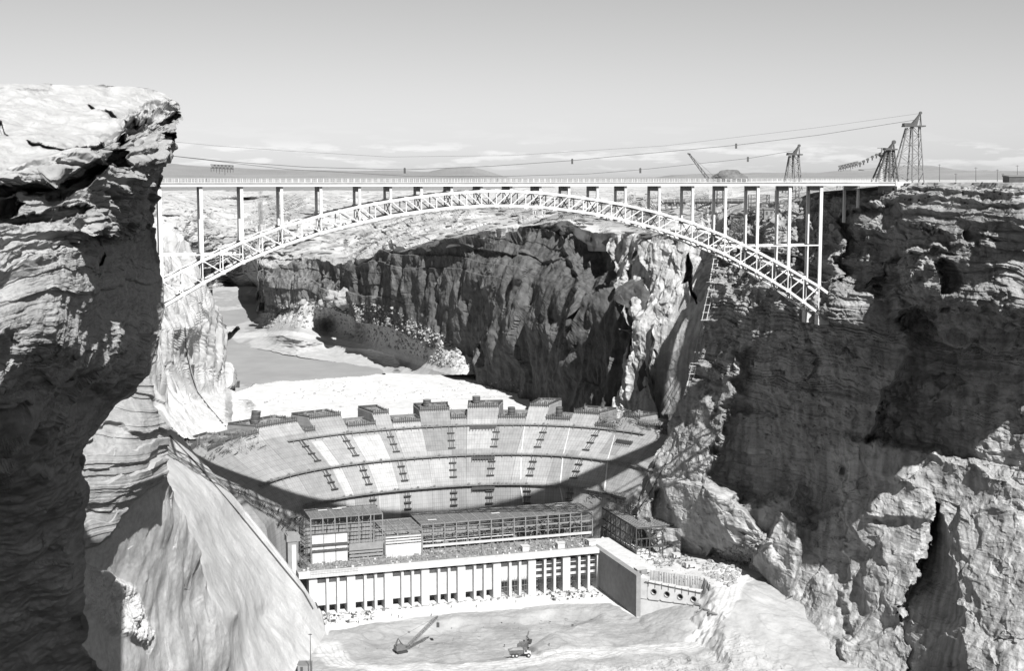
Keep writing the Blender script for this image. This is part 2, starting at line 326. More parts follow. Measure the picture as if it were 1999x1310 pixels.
big = ridged(X / 90, Y / 90, Z / 200, 3, 91) * 6 * sstep(700, 800, PX) + ridged(X / 30, Y / 30, Z / 90, 3, 92) * 2.5 + ridged(X / 9, Y / 9, Z / 18, 3, 96) * .7 + blocks(X / 42, Y / 42, Z / 60, 97) * (3.5 + 2 * sstep(860, 960, PX)) + blocks(X / 16, Y / 16, Z / 30, 98) * 1.6
d = (big + fbm(X / 60, Y / 60, Z / 60, 5, 93) * (4 + 2 * sstep(860, 960, PX)) + fbm(X / 14, Y / 14, Z / 18, 4, 94) * 2.4) * (.25 + .75 * rim)
d = d + (ledges(Z + fbm(X / 120, Y / 120, Z / 120, 3, 3) * 8, 13, 21) * 7) * sstep(130, 20, PY - wt(PX))
def face(poly, dY, soft=3):
    return dY * sstep(-soft, soft, polydist(PX, PY, poly))
# spur walls that jut out and catch the light, deep clefts between them
dn = d; d = 0 * PX
tri = [(1082, 440), (1178, 478), (1160, 545), (1130, 600), (1105, 650), (1100, 600), (1120, 540), (1090, 470)]
t = sstep(-4, 4, polydist(PX, PY, tri)); d = d + t * (-30 + (PX - 1090) * .75 - (PY - 520) * .25)
tone = 1 - .35 * sstep(.0, .8, fbm(X / 25, Y / 25, Z / 120, 4, 95)); tone = tone * (.6 + .4 * sstep(760, 600, PX)) * (1 + .5 * sstep(-1, 1, polydist(PX, PY, [(1078, 440), (1100, 452), (1125, 466), (1150, 478), (1172, 484), (1183, 474), (1150, 462), (1122, 446), (1120, 436), (1135, 428)])))  # wall right of its left end darkened in colour to deepen its shade
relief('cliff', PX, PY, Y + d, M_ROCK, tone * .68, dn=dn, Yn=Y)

# ---- grey wall beyond the right abutment of the dam
xs = cols(1176, 1465, 330)
wt = curve([(1176, 500), (1182, 466), (1200, 458), (1225, 452), (1240, 458), (1290, 462), (1340, 476), (1385, 478), (1400, 470), (1465, 480)])
PX, PY = grid(xs, wt, lambda x: 0 * x + 850, 420)
edge = np.interp(PY, [460, 560, 640, 700, 760, 850], [1180, 1205, 1222, 1210, 1196, 1190])
PXn = edge + (PX - 1176) * (1465 - edge) / (1465 - 1176)
PX = PXn
Y = w2(PX, PY); X, _, Z = W(PX, PY, Y)
d = ridged(X / 26, Y / 26, Z / 90, 3, 31) * 3.5 + fbm(X / 12, Y / 12, Z / 12, 5, 32) * 1.6 + blocks(X / 16, Y / 16, Z / 30, 34, 1.2) * 2.2 + blocks(X / 5, Y / 5, Z / 6, 35) * .8
smoothz = sstep(-6, 6, polydist(PX, PY, [(1270, 760), (1290, 640), (1330, 570), (1350, 600), (1395, 560), (1400, 800), (1240, 820)]))
dn = d * (1 - .75 * smoothz); d = 0 * PX
d = d + 30 * sstep(-1.5, 1.5, polydist(PX, PY, [(1341, 492), (1328, 552), (1342, 548), (1350, 566), (1358, 592), (1352, 552), (1345, 515)]))
d = d + 14 * sstep(-2, 3, polydist(PX, PY, [(1243, 490), (1232, 560), (1230, 640), (1215, 700), (1222, 620), (1228, 530)]))
relief('cliff', PX, PY, Y + d, M_ROCK, 1.75 + 0 * PX, dn=dn, Yn=Y)

# ---- the near right wall under and beyond the bridge, down to the canyon floor
xs = np.linspace(0, 1, 760)
wt = curve([(1380, 494), (1400, 488), (1425, 425), (1460, 404), (1500, 394), (1560, 388), (1600, 380), (1680, 372), (1700, 371), (1745, 362.5), (1765, 357), (1800, 356), (2310, 356)])
wl = curve([(350, 1396), (490, 1396), (560, 1385), (650, 1366), (740, 1345), (800, 1312), (850, 1291), (920, 1264), (985, 1238), (1030, 1250), (1090, 1290), (1345, 1300)])
m = 900
vv = np.linspace(0, 1, m)[:, None]
PX0 = 1396 + xs[None, :] ** 1.12 * (2300 - 1396) + 0 * vv
PY = wt(PX0) + (1348 - wt(PX0)) * vv
PX = wl(PY) + xs[None, :] ** 1.12 * (2300 - wl(PY))
Y = rw(PX, PY); X, _, Z = W(PX, PY, Y)
lit = inpoly(PX, PY, [(0, 0)])
# smooth quarried slabs low down, ledgy wild rock above
slab = sstep(-10, 10, polydist(PX, PY, [(1230, 900), (1290, 930), (1380, 950), (1440, 985), (1500, 970), (1556, 950), (1575, 1010), (1640, 1000), (1640, 850), (1700, 862), (1850, 893), (1990, 955), (2320, 1020), (2320, 1360), (1230, 1360)]))
up = sstep(900, 700, PY) * (1 - slab)
slab = np.maximum(slab, .75 * sstep(-12, 12, polydist(PX, PY, [(1230, 990), (1290, 840), (1350, 740), (1440, 760), (1420, 940), (1300, 1000)])))
d = rockdisp(X, Y, Z, 0, .8 - .45 * slab, (.55 + .9 * up) * (1 - .8 * slab), (.12, .05)) + blocks(X / 34 + fbm(X / 20, Y / 20, Z / 20, 3, 601) * .3, Y / 34, Z / 30, 602, 1.0) * 2.4 + blocks(X / 16 + fbm(X / 10, Y / 10, Z / 10, 3, 603) * .3, Y / 16, Z / 22, 604, 1.1) * .9 * slab
topz = sstep(520, 430, PY) * sstep(1700, 1780, PX)
dn = d * sstep(0, 18, PY - wt(PX) + 4) * (1 - .55 * topz) + topz * (ledges(Z + .04 * X + fbm(X / 40, Y / 40, Z / 40, 4, 501) * 2.5, 3.2, 502) * 2.4 + ledges(Z + .04 * X + fbm(X / 12, Y / 12, Z / 12, 4, 503) * .8, 1.1, 504) * .9) * sstep(3, 22, PY - wt(PX)); d = 0 * PX
def feat(poly, a, b=0, c=0, soft=2.5, warp=9):
    soft = soft * 2.2; a = a * .85
    global d
    wx = fbm(PX / 22, PY / 22, 0 * PX, 4, 88) * warp; wy = fbm(PX / 22 + 40, PY / 22, 0 * PX, 4, 89) * warp
    cx = sum(p[0] for p in poly) / len(poly); cy = sum(p[1] for p in poly) / len(poly)
    t = sstep(-soft, soft, polydist(PX + wx, PY + wy, poly))
    d = d + t * (a + b * (PX - cx) + c * (PY - cy))
# big scooped alcove with its overhang, streaked back wall
feat([(1440, 700), (1480, 660), (1560, 650), (1610, 700), (1640, 780), (1642, 870), (1650, 1000), (1600, 1010), (1575, 1015), (1560, 990), (1552, 952), (1500, 972), (1440, 985), (1430, 965), (1380, 930), (1400, 860), (1430, 780)], 20, -.10, .05, 7)
# lit lower block proud of the shaded upper wall on the right
feat([(1640, 850), (1700, 862), (1770, 878), (1850, 893), (1905, 905), (1990, 955), (2320, 1020), (2320, 1348), (1640, 1348), (1650, 1100), (1645, 1000)], -7, 0, .0, 3)
# dark hollows between ledges, upper right
feat([(1640, 430), (1700, 405), (1760, 405), (1765, 480), (1750, 500), (1760, 560), (1720, 575), (1640, 560), (1625, 520), (1650, 470)], 20, -.05, .05, 3)
feat([(1760, 440), (1850, 460), (1860, 480), (1765, 485)], 14, 0, .05)
feat([(1890, 450), (1945, 468), (1890, 475)], 9, 0, .05)
feat([(1740, 500), (1850, 490), (1870, 500), (1800, 520), (1700, 560)], 10, 0, .05)
feat([(1830, 515), (1865, 520), (1870, 575), (1835, 575)], 13, -.2, .05)
feat([(1750, 620), (1800, 606), (1990, 602), (2320, 620), (2320, 990), (1990, 950), (1905, 900), (1850, 888), (1770, 873), (1700, 857), (1735, 760), (1780, 690)], 30, -.01, .0, 3)
# narrow deep crevice low on the right
t = sstep(-1.2, 1.2, polydist(PX + fbm(PX / 24, PY / 24, 0 * PX, 5, 80) * 13, PY, [(1821, 980), (1832, 985), (1862, 1100), (1884, 1200), (1898, 1350), (1782, 1350), (1768, 1230), (1776, 1160), (1800, 1090)]))
le = np.interp(PY, [980, 1090, 1160, 1230, 1350], [1820, 1800, 1776, 1768, 1782]); re = np.interp(PY, [980, 1100, 1200, 1350], [1830, 1862, 1884, 1898])
d = d + t * 34 * np.clip((re - PX) / (re - le + 1), 0, 1)
# tilted slabs along the floor
feat([(1290, 930), (1380, 950), (1440, 985), (1500, 1060), (1440, 1110), (1400, 1130), (1385, 1090), (1330, 1100), (1300, 1050)], -5, -.03, .02, 2, 3)
feat([(1425, 1150), (1505, 1035), (1520, 1000), (1558, 1020), (1560, 1100), (1545, 1150), (1500, 1200), (1450, 1200)], -13, .02, .02, 2, 4)
feat([(1560, 1020), (1640, 1000), (1690, 1080), (1680, 1200), (1620, 1260), (1560, 1180), (1545, 1120)], 5, .03, -.02, 3, 6)
feat([(1690, 890), (1700, 1010), (1820, 1010), (1810, 930), (1760, 885)], -3, .02, -.03, 3, 6)
feat([(1700, 1080), (1815, 990), (1795, 1080), (1765, 1220), (1690, 1200)], -3, -.05, 0, 3, 5)
feat([(1270, 958), (1290, 952), (1312, 1000), (1322, 1030), (1275, 1030)], 12, -.3, 0, 1.5, 2)
feat([(1330, 1050), (1375, 1085), (1360, 1110), (1330, 1100)], 6, -.1, 0, 1.5, 2)
feat([(1390, 1075), (1420, 1110), (1360, 1120)], 8, -.1, 0, 1.5, 3)
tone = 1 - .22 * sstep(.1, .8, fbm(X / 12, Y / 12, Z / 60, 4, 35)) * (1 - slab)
tone = tone * (1.1 + .32 * sstep(840, 900, PY))  # lower part lightened in colour to strengthen the sunlight on it
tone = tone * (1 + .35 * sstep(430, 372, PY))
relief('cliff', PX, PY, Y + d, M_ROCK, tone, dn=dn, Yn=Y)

# ---- near left cliff, its layered lip above and its undercut below
nl = rbf([(-200, 165, 190), (-100, 165, 195), (100, 166, 208), (220, 167, 220), (300, 178, 228), (352, 205, 232), (-200, 260, 160), (-100, 250, 168), (100, 250, 182), (250, 232, 190), (340, 235, 218),
    (-200, 350, 143), (0, 345, 150), (100, 320, 158), (200, 285, 175), (250, 268, 184), (330, 250, 210), (-200, 420, 150), (0, 400, 155), (100, 370, 163), (200, 330, 177), (0, 450, 151), (100, 430, 158), (200, 370, 170), (270, 300, 186), (325, 310, 205),
    (300, 380, 208), (250, 420, 190), (200, 450, 167), (100, 520, 153), (0, 560, 147), (-200, 560, 140), (310, 450, 226), (305, 520, 236), (260, 480, 212), (240, 600, 198), (312, 600, 238), (290, 680, 236), (0, 700, 141), (100, 650, 153), (190, 590, 171), (180, 690, 176), (-200, 700, 132),
    (100, 740, 162), (0, 800, 147), (60, 840, 178), (150, 780, 203), (165, 900, 230), (165, 1200, 262), (80, 1000, 228), (0, 950, 205), (-200, 950, 200), (0, 1345, 270), (190, 1345, 300), (-200, 1345, 265), (200, 780, 222), (290, 740, 240), (-200, 790, 138)])
sil = curve([(160, 215), (164, 235), (168, 280), (178, 312), (188, 332), (200, 348), (206, 354), (215, 352), (228, 349), (240, 341), (252, 338), (268, 345), (280, 343), (292, 331), (310, 326), (325, 319), (345, 316), (370, 304), (400, 300), (430, 298), (470, 303), (510, 310), (560, 317), (600, 319), (640, 315), (670, 308), (700, 303), (725, 296), (745, 280), (765, 262), (790, 225), (820, 200), (850, 180), (880, 164), (930, 163), (960, 168), (1000, 164), (1060, 166), (1150, 164), (1200, 162), (1240, 172), (1262, 160), (1300, 190), (1350, 215)])
ys = np.concatenate([np.linspace(160, 168, 12), np.linspace(168.5, 760, 560), np.linspace(761, 1350, 380)])
n = 500
u = np.linspace(0, 1, n)
PY = ys[:, None] + 0 * u[None, :]
s0 = sil(ys)[:, None] + (fbm(ys[:, None] / 14, 0 * ys[:, None], 0 * ys[:, None], 4, 70)) * 2.2
PX = -210 + (s0 + 210) * u[None, :]
top = curve([(-210, 166), (0, 164), (60, 165), (190, 166), (240, 167), (290, 172), (330, 186), (352, 203), (360, 206)])
PY = np.maximum(PY, top(PX) + fbm(PX / 30, 0 * PX, 0 * PX, 4, 71) * 1.2)
Y = nl(PX, PY); X, _, Z = W(PX, PY, Y)
q = Z - .48 * X + fbm(X / 30, Y / 30, Z / 30, 5, 72) * 2.2 + fbm(X / 4, Y / 4, Z / 4, 3, 172) * .5
lip = sstep(-25, 15, polydist(PX, PY, [(-210, 360), (0, 345), (120, 318), (190, 280), (240, 235), (360, 190), (360, 400), (300, 440), (230, 470), (150, 470), (60, 510), (-210, 620)]))
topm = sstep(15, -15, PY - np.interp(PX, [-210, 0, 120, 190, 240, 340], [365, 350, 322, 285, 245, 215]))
low = sstep(560, 720, PY)
d = fbm(X / 14, Y / 14, Z / 14, 4, 73) * (.9 + low * 1.6) + fbm(X / 3, Y / 3, Z / 3, 4, 74) * (.28 + .3 * lip) + ridged(X / 5, Y / 5, Z / 5, 4, 174) * .5 * lip + ridged(X / 2.5, Y / 2.5, Z / 1.2, 3, 175) * .14
d = d + (ledges(q, 4.2, 75) * 2.6 + ledges(q, 1.6, 76) * 1.3 + ledges(q * 1.0 + .2 * X, .55, 79) * .35) * lip
q2 = Z - .5 * X + fbm(X / 18, Y / 18, Z / 18, 3, 77) * 2
d = d + (ledges(q2, 3.4, 78) * .34 + ledges(q2 + .3 * fbm(X / 3, Y / 3, Z / 3, 3, 176), .8, 80) * .15 + ledges(q2 + .2 * fbm(X / 2, Y / 2, Z / 2, 3, 177), .3, 83) * .06) * (1 - lip) * (1 - topm)
d = d + topm * (ledges(Z - .1 * X + fbm(X / 20, Y / 20, Z * 0, 4, 81) * 1.5, 2.0, 82) * .6)
dn = d + (blocks(X / 9, Y / 9, q / 2.0, 90) * .7 * lip + blocks(X / 3, Y / 3, q / .8, 91) * .35 * lip + blocks(X / 9, Y / 9, Z / 9, 92) * .9 * low); dn = dn * (.35 + .65 * sstep(0, 45, s0 - PX)) * (.3 + .7 * sstep(0, 14, PY - top(PX))); d = 0 * PX
def featn(poly, a, soft=3, warp=6):
    global d
    wx = fbm(PX / 20, PY / 20, 0 * PX, 4, 85) * warp; wy = fbm(PX / 20 + 40, PY / 20, 0 * PX, 4, 86) * warp
    d = d + a * sstep(-soft, soft, polydist(PX + wx, PY + wy, poly))
# long dark gashes under the lip
featn([(-210, 385), (0, 372), (80, 352), (120, 338), (190, 325), (232, 285), (242, 258), (262, 262), (225, 318), (190, 345), (110, 365), (60, 372), (0, 392), (-210, 420)], 9, 3)
featn([(60, 365), (150, 345), (190, 340), (170, 362), (110, 378), (60, 376)], 7)
featn([(0, 400), (40, 385), (60, 400), (0, 425)], 7)
featn([(0, 425), (110, 412), (170, 395), (180, 405), (140, 430), (60, 430), (0, 445), (-210, 470), (-210, 440)], 5)
featn([(240, 232), (290, 226), (292, 218), (320, 222), (345, 214), (350, 222), (338, 238), (312, 244), (302, 262), (280, 254)], 10, 2, 4)
featn([(300, 268), (342, 256), (340, 290), (325, 312), (312, 292)], 10, 2, 4)
featn([(170, 203), (230, 228), (215, 232), (185, 214)], 4, 1.5, 2)
featn([(50, 285), (120, 300), (175, 284), (212, 274), (212, 280), (170, 292), (118, 303), (60, 292)], 3, 1.2, 2)
featn([(0, 240), (16, 272), (12, 272), (-4, 250)], 3, 1, 1)
featn([(145, 475), (180, 463), (200, 470), (215, 500), (200, 540), (190, 500), (150, 490)], 6, 2, 4)
featn([(212, 470), (240, 450), (290, 400), (300, 380), (318, 345), (330, 330), (420, 380), (420, 640), (300, 650), (270, 655), (240, 640), (215, 600), (200, 540), (205, 500)], 10, 6, 6)
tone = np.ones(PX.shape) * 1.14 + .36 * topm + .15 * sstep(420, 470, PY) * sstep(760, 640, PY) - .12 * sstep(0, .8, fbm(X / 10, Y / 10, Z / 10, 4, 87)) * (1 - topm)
Yd = Y + d; dn = np.concatenate([dn, np.repeat(dn[:, -1:], 5, 1) * 0], 1); Yn_ = Y
# wrap the silhouette round to the back so the cliff has a far side
back = np.array([1.5, 4., 8., 13., 20.])[None, :]
PXb = s0 - back * .9; Yb = Yd[:, -1:] + back * 1.6
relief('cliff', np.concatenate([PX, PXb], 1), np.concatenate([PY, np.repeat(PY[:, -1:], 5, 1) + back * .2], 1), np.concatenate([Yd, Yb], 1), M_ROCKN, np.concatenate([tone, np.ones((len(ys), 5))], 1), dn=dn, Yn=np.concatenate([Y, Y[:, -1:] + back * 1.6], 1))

# ---- lower left: grey spur and smooth cone, then the pale slab running down to the floor
c1 = rbf([(140, 780, 318), (290, 740, 345), (312, 800, 345), (334, 850, 352), (328, 930, 350), (250, 850, 325), (170, 860, 310), (170, 1000, 305), (240, 950, 318), (345, 960, 385), (240, 1050, 320), (300, 1000, 345), (380, 1050, 400), (300, 1150, 350), (420, 1150, 425), (170, 1100, 300), (460, 1310, 440), (470, 1350, 445), (350, 1310, 360), (200, 1310, 295), (140, 1350, 285)])
u = np.linspace(0, 1, 330); ys = np.linspace(735, 1350, 520)
sil = curve([(735, 291), (760, 300), (790, 308), (830, 326), (850, 334), (880, 333), (905, 326), (930, 325), (945, 330), (1000, 352), (1060, 378), (1120, 400), (1200, 428), (1260, 445), (1310, 458), (1350, 470)])
PY = ys[:, None] + 0 * u[None, :]; s0 = sil(ys)[:, None] + fbm(ys[:, None] / 14, 0 * ys[:, None], 0 * ys[:, None], 4, 170) * 1.5
PX = 120 + (s0 - 120) * u[None, :]
Y = c1(PX, PY) + 62; X, _, Z = W(PX, PY, Y)
spur = polydist(PX + fbm(PX / 20, PY / 20, 0 * PX, 3, 171) * 4, PY + fbm(PX / 20, PY / 20, 0 * PX, 3, 172) * 4, [(120, 700), (340, 700), (345, 880), (324, 928), (290, 958), (240, 1005), (214, 1045), (190, 1062), (120, 1090)])
sp = sstep(-2, 2, spur)
d = fbm(X / 24, Y / 24, Z / 24, 3, 173) * 2.0 + fbm(X / 4, Y / 4, Z / 4, 4, 174) * .12 - sp * 12
d = d + sp * (ledges(Z + .5 * X + fbm(X / 16, Y / 16, Z / 16, 3, 175) * 3, 3.0, 176) * 1.1 + ledges(Z + .5 * X, .9, 177) * .3)
rough = sstep(-8, 8, polydist(PX, PY, [(165, 1105), (210, 1120), (260, 1150), (300, 1235), (290, 1262), (230, 1235), (165, 1180)]))
d = d + rough * (ridged(X / 6, Y / 6, Z / 6, 4, 178) * 1.5 - 3)
dn = d + sp * 12 + blocks(X / 14, Y / 14, Z / 14, 190) * .35; relief('cliff', PX, PY, Y - sp * 12, M_ROCKN, 1.2 + .45 * (1 - sp), dn=dn, Yn=Y)

c2 = rbf([(290, 800, 680), (330, 826, 700), (400, 905, 705), (480, 1000, 700), (560, 1100, 692), (600, 1150, 688), (618, 1200, 682), (636, 1240, 674), (636, 1310, 640), (640, 1350, 622), (300, 900, 600), (340, 960, 570), (400, 1000, 600), (400, 1100, 545), (480, 1100, 625), (460, 1200, 560), (520, 1200, 630), (480, 1310, 565), (560, 1310, 612), (440, 1350, 540), (330, 1200, 500)])
u = np.linspace(0, 1, 300); ys = np.linspace(800, 1350, 480)
rgt = curve([(800, 314), (826, 330), (850, 348), (905, 400), (950, 440), (1000, 481), (1050, 521), (1100, 560), (1140, 590), (1160, 603), (1190, 625), (1240, 636), (1300, 634), (1350, 640)])
PY = ys[:, None] + 0 * u[None, :]; s0 = rgt(ys)[:, None]
PX = 290 + (s0 - 290) * u[None, :]
Y = c2(PX, PY); X, _, Z = W(PX, PY, Y)
d = fbm(X / 45, Y / 45, Z / 45, 3, 180) * 3 + ridged(X / 18, Y / 18, Z / 30, 4, 181) * .35 + fbm(X / 4, Y / 4, Z / 4, 4, 182) * .12
dn = d * np.clip((s0 - PX) / 30, .1, 1); d = 0 * PX
rel_back = np.array([10., 40.])[None, :]; c2t = 1.2 - .2 * sstep(.1, .7, fbm(X / 30, Y / 30, Z / 70, 5, 196)) - .15 * sstep(.35, .6, fbm(X / 8, Y / 8, Z / 14, 4, 197)) * sstep(0, .5, fbm(X / 50, Y / 50, Z / 50, 2, 198))
relief('cliff', np.concatenate([PX, s0 + 0 * PX[:, :2] + np.array([[3, 3]])], 1), np.concatenate([PY, PY[:, :2] + np.array([[4, 30]])], 1), np.concatenate([Y + d, (Y + d)[:, -1:] + rel_back], 1), M_SLAB, np.concatenate([c2t, c2t[:, -1:], c2t[:, -1:]], 1), dn=np.concatenate([dn, dn[:, -1:], dn[:, -1:]], 1))

# ---- left canyon wall beyond the bridge, and the white bench at the left abutment
le = rbf([(290, 420, 1120), (310, 640, 790), (300, 830, 715), (345, 438, 1100), (390, 500, 1140), (420, 560, 1200), (440, 640, 1290), (455, 750, 1375), (375, 640, 960), (380, 770, 930), (350, 830, 740), (330, 820, 725), (395, 860, 760), (440, 830, 830), (520, 820, 1010), (500, 790, 1120), (480, 765, 1330)])
xs = cols(290, 525, 260)
wt = curve([(290, 425), (315, 430), (345, 436), (365, 462), (390, 500), (405, 545), (420, 560), (432, 612), (440, 650), (447, 700), (453, 748), (470, 764), (495, 785), (525, 800)])
wb = curve([(290, 830), (330, 850), (525, 880)])
PX, PY = grid(xs, wt, wb, 380)
Y = le(PX, PY); X, _, Z = W(PX, PY, Y)
bench = sstep(-6, 10, PY - np.interp(PX, [290, 330, 380, 400, 450, 525], [800, 790, 790, 770, 758, 760]))
d = (ridged(X / 34, Y / 34, Z / 120, 3, 190) * 6 + fbm(X / 9, Y / 9, Z / 14, 4, 191) * .8) * (1 - .85 * bench) + fbm(X / 12, Y / 12, Z / 12, 4, 192) * 1.5 * bench + (blocks(X / 20, Y / 20, Z / 40, 193) * 2.0 + blocks(X / 7, Y / 7, Z / 12, 194) * .5) * (1 - .7 * bench)
relief('cliff', PX, PY, Y, M_SLAB, 1.15 + .25 * bench, dn=d)

# ---- canyon floor upstream: cofferdam pad, rubble bank, river bed
fl = rbf([(427, 590, -206), (500, 598, -212), (575, 585, -157), (520, 615, -190), (480, 640, -206), (455, 655, -211), (520, 650, -203), (640, 582, -145), (700, 605, -153), (760, 595, -140), (700, 650, -190), (640, 640, -192), (800, 635, -157), (860, 660, -162), (900, 700, -178), (930, 720, -186), (640, 690, -208), (740, 720, -211), (800, 710, -203), (860, 735, -196), (1000, 735, -195), (1035, 770, -195), (1250, 800, -195), (1250, 590, -180), (1250, 850, -195), (900, 850, -195), (600, 850, -195), (600, 760, -195), (460, 790, -196), (440, 850, -197), (427, 700, -222)])
xs = cols(415, 1262, 560)
PX, PY = grid(xs, lambda x: 0 * x + 560, lambda x: 0 * x + 870, 420)
Z = fl(PX, PY)
pad = polydist(PX + fbm(PX / 30, PY / 8, 0 * PX, 3, 200) * 4, PY, [(415, 870), (415, 775), (455, 768), (500, 748), (560, 742), (640, 735), (750, 728), (850, 732), (990, 731), (1012, 738), (1028, 752), (1036, 775), (1040, 870)])
riv = polydist(PX + fbm(PX / 25, PY / 6, 0 * PX, 3, 201) * 5, PY + fbm(PX / 25, PY / 8, 0 * PX, 3, 203) * 1.5, [(415, 612), (505, 603), (498, 618), (462, 630), (450, 650), (430, 664), (445, 672), (500, 683), (540, 692), (580, 700), (640, 708), (690, 715), (738, 722), (745, 727), (700, 731), (640, 736), (560, 741), (510, 746), (470, 742), (452, 730), (415, 735)])
Z = np.where(pad > 0, -195.0, Z)
Z = np.where((PX > 1034) & (PY > 745), -232.0, Z)
Z = np.where((riv > -36) & (pad < 0), Z + (-213.4 - Z) * np.clip((riv + 36) / 37, 0, 1), Z); Z = np.where(riv > -3, np.minimum(Z, -213.2), Z)
Z = np.where(riv > 1, -214.5, Z)
a, b = ray(PX, PY); Yf = Z / b; X = a * Yf
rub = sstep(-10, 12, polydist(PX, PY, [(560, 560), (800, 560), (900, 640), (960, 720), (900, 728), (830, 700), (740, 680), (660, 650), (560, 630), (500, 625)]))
nz = (ridged(X / 11, Yf / 11, 0 * X, 4, 205) * 2.2 + blocks(X / 9, Yf / 9, 0 * X, 209) * 1.6 + fbm(X / 40, Yf / 40, 0 * X, 4, 206) * 3) * rub + fbm(X / 8, Yf / 8, 0 * X, 4, 207) * .35 * np.where(pad > 0, .6, 1)
nz = nz * sstep(-2, -25, riv)
Z = Z + nz
Yf = Yf + 0
P = np.stack([X, Yf, Z], -1)
tone = np.where(pad > 0, 1.6, 1.08) + .25 * rub  # rubble bank painted lighter to offset the shade it lies in
tone = tone - .30 * sstep(.25, .6, fbm(X / 25, Yf / 60, 0 * X, 4, 208)) * np.where(pad > 0, .25, 1)
haul = np.abs(PY - np.interp(PX, [415, 470, 560, 650, 760, 860, 960], [655, 655, 650, 664, 690, 722, 740])) < 5
tone = np.where(haul & (riv < 0) & (pad < 0), 1.35, tone)
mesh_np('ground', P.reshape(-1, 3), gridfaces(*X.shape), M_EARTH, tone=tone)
water = mat('river_water', .19, .24, rough=.55, scale=.03, bump=.02, bscale=.6)
mesh_np('river', [(-900, 1150, -213), (300, 1150, -213), (300, 3200, -213), (-900, 3200, -213)], [(0, 1, 2, 3)], water)

# ---- canyon floor in front of the powerhouse
PHO = np.array([-96.2, 705.6]); T2 = R(17.9); PU = np.array([math.cos(T2), math.sin(T2)]); PN = np.array([-PU[1], PU[0]])
nx, ny = 620, 560
X, Y = np.meshgrid(np.linspace(-150, 170, nx), np.linspace(575, 815, ny))
s = (X - PHO[0]) * PU[0] + (Y - PHO[1]) * PU[1]; dd = (X - PHO[0]) * PN[0] + (Y - PHO[1]) * PN[1]
Z = -226 + 0 * X
def ppx(pts, z=-226): return [tuple(at_z(px, py, z)[:2]) for px, py in pts]
apron = polydist(X + fbm(X / 9, Y / 9, 0 * X, 3, 300) * 1.5, Y, ppx([(560, 1140), (636, 1240), (640, 1232), (740, 1216), (830, 1203), (960, 1192), (1100, 1180), (1190, 1178), (1246, 1206), (1300, 1120), (1160, 1060)]))
ap = sstep(-1.2, .6, apron)
pit = sstep(0, 10, polydist(X, Y, ppx([(650, 1300), (700, 1240), (850, 1212), (1100, 1190), (1200, 1195), (1090, 1240), (1085, 1262), (1030, 1285), (860, 1300)])))
Z = Z - 2.6 * pit * (1 - ap)
cut = sstep(-1, 1.5, polydist(X, Y, ppx([(1030, 1262), (1090, 1238), (1240, 1205), (1300, 1215), (1300, 1268), (1200, 1270), (1100, 1272), (1060, 1285)])))
ccx, ccy = at_z(1062, 1262, -228)[:2]; Z = Z + 4.2 * cut * (1 - ap) * np.exp(-((X - ccx) / 17) ** 2 - ((Y - ccy) / 16) ** 2)
cx, cy = at_z(1352, 1218, -226)[:2]; mound = np.clip(1 - np.hypot((X - cx) / 27, (Y - cy) / 30), 0, 1); Z = Z + 10 * mound ** .9
bench = polydist(X, Y, ppx([(1170, 1060), (1240, 1116), (1262, 1113), (1375, 1128), (1385, 1142), (1440, 1145), (1500, 1120), (1500, 1000), (1200, 980)], -206))
Z = np.where(bench > 0, -206 - 0 * X, Z); Z = np.where((bench <= 0) & (X > 80), np.maximum(Z, -206 + bench * .30 - np.clip(102 - X + fbm(X / 6, Y / 6, 0 * X, 3, 311) * 3, 0, 99) * .85), Z)
rock = sstep(-6, 6, polydist(X, Y, ppx([(1130, 1300), (1450, 1270), (1600, 1330), (1130, 1345)])))
Z = Z + rock * (ridged(X / 8, Y / 8, 0 * X, 4, 301) * 1.2 - .5)
Z = Z + (fbm(X / 14, Y / 14, 0 * X, 4, 302) * .9 + fbm(X / 3, Y / 3, 0 * X, 4, 303) * .22) * (1 - ap) * np.where(bench > 0, .35, 1) + fbm(X / 3, Y / 3, 0 * X, 3, 304) * .07
tone = .92 + .8 * ap + .45 * np.where(bench > 0, 1, 0) + .12 * rock
roadline = np.array([at_z(px, py, -226)[:2] for px, py in [(640, 1262), (660, 1290), (740, 1302), (900, 1303), (1020, 1296), (1120, 1280), (1250, 1268), (1350, 1262), (1410, 1240), (1432, 1200), (1415, 1165)]])
rd = np.full(X.shape, 1e9)
for i in range(len(roadline) - 1):
    p, q = roadline[i], roadline[i + 1]; e = q - p; t = np.clip(((X - p[0]) * e[0] + (Y - p[1]) * e[1]) / (e @ e), 0, 1)
    rd = np.minimum(rd, np.hypot(X - p[0] - t * e[0], Y - p[1] - t * e[1]))
rr = sstep(8, 5, rd + fbm(X / 5, Y / 5, 0 * X, 3, 305)); tone = tone + .5 * rr * (1 - ap)
ruts = np.abs(((rd + fbm(X / 20, Y / 20, 0 * X, 3, 306) * 1.2) % 2.6) - 1.3) < .35
tone = tone - .32 * (ruts & (rd < 6)) - .12 * (np.abs(fbm(X / 45, Y / 30, 0 * X, 2, 310) % .25 - .12) < .012) * (1 - ap) + .14 * fbm(X / 18, Y / 18, 0 * X, 4, 307) * (1 - ap) - .1 * pit
mesh_np('ground', np.stack([X, Y, Z], -1).reshape(-1, 3), gridfaces(ny, nx)[:, ::-1], M_EARTH, tone=tone)
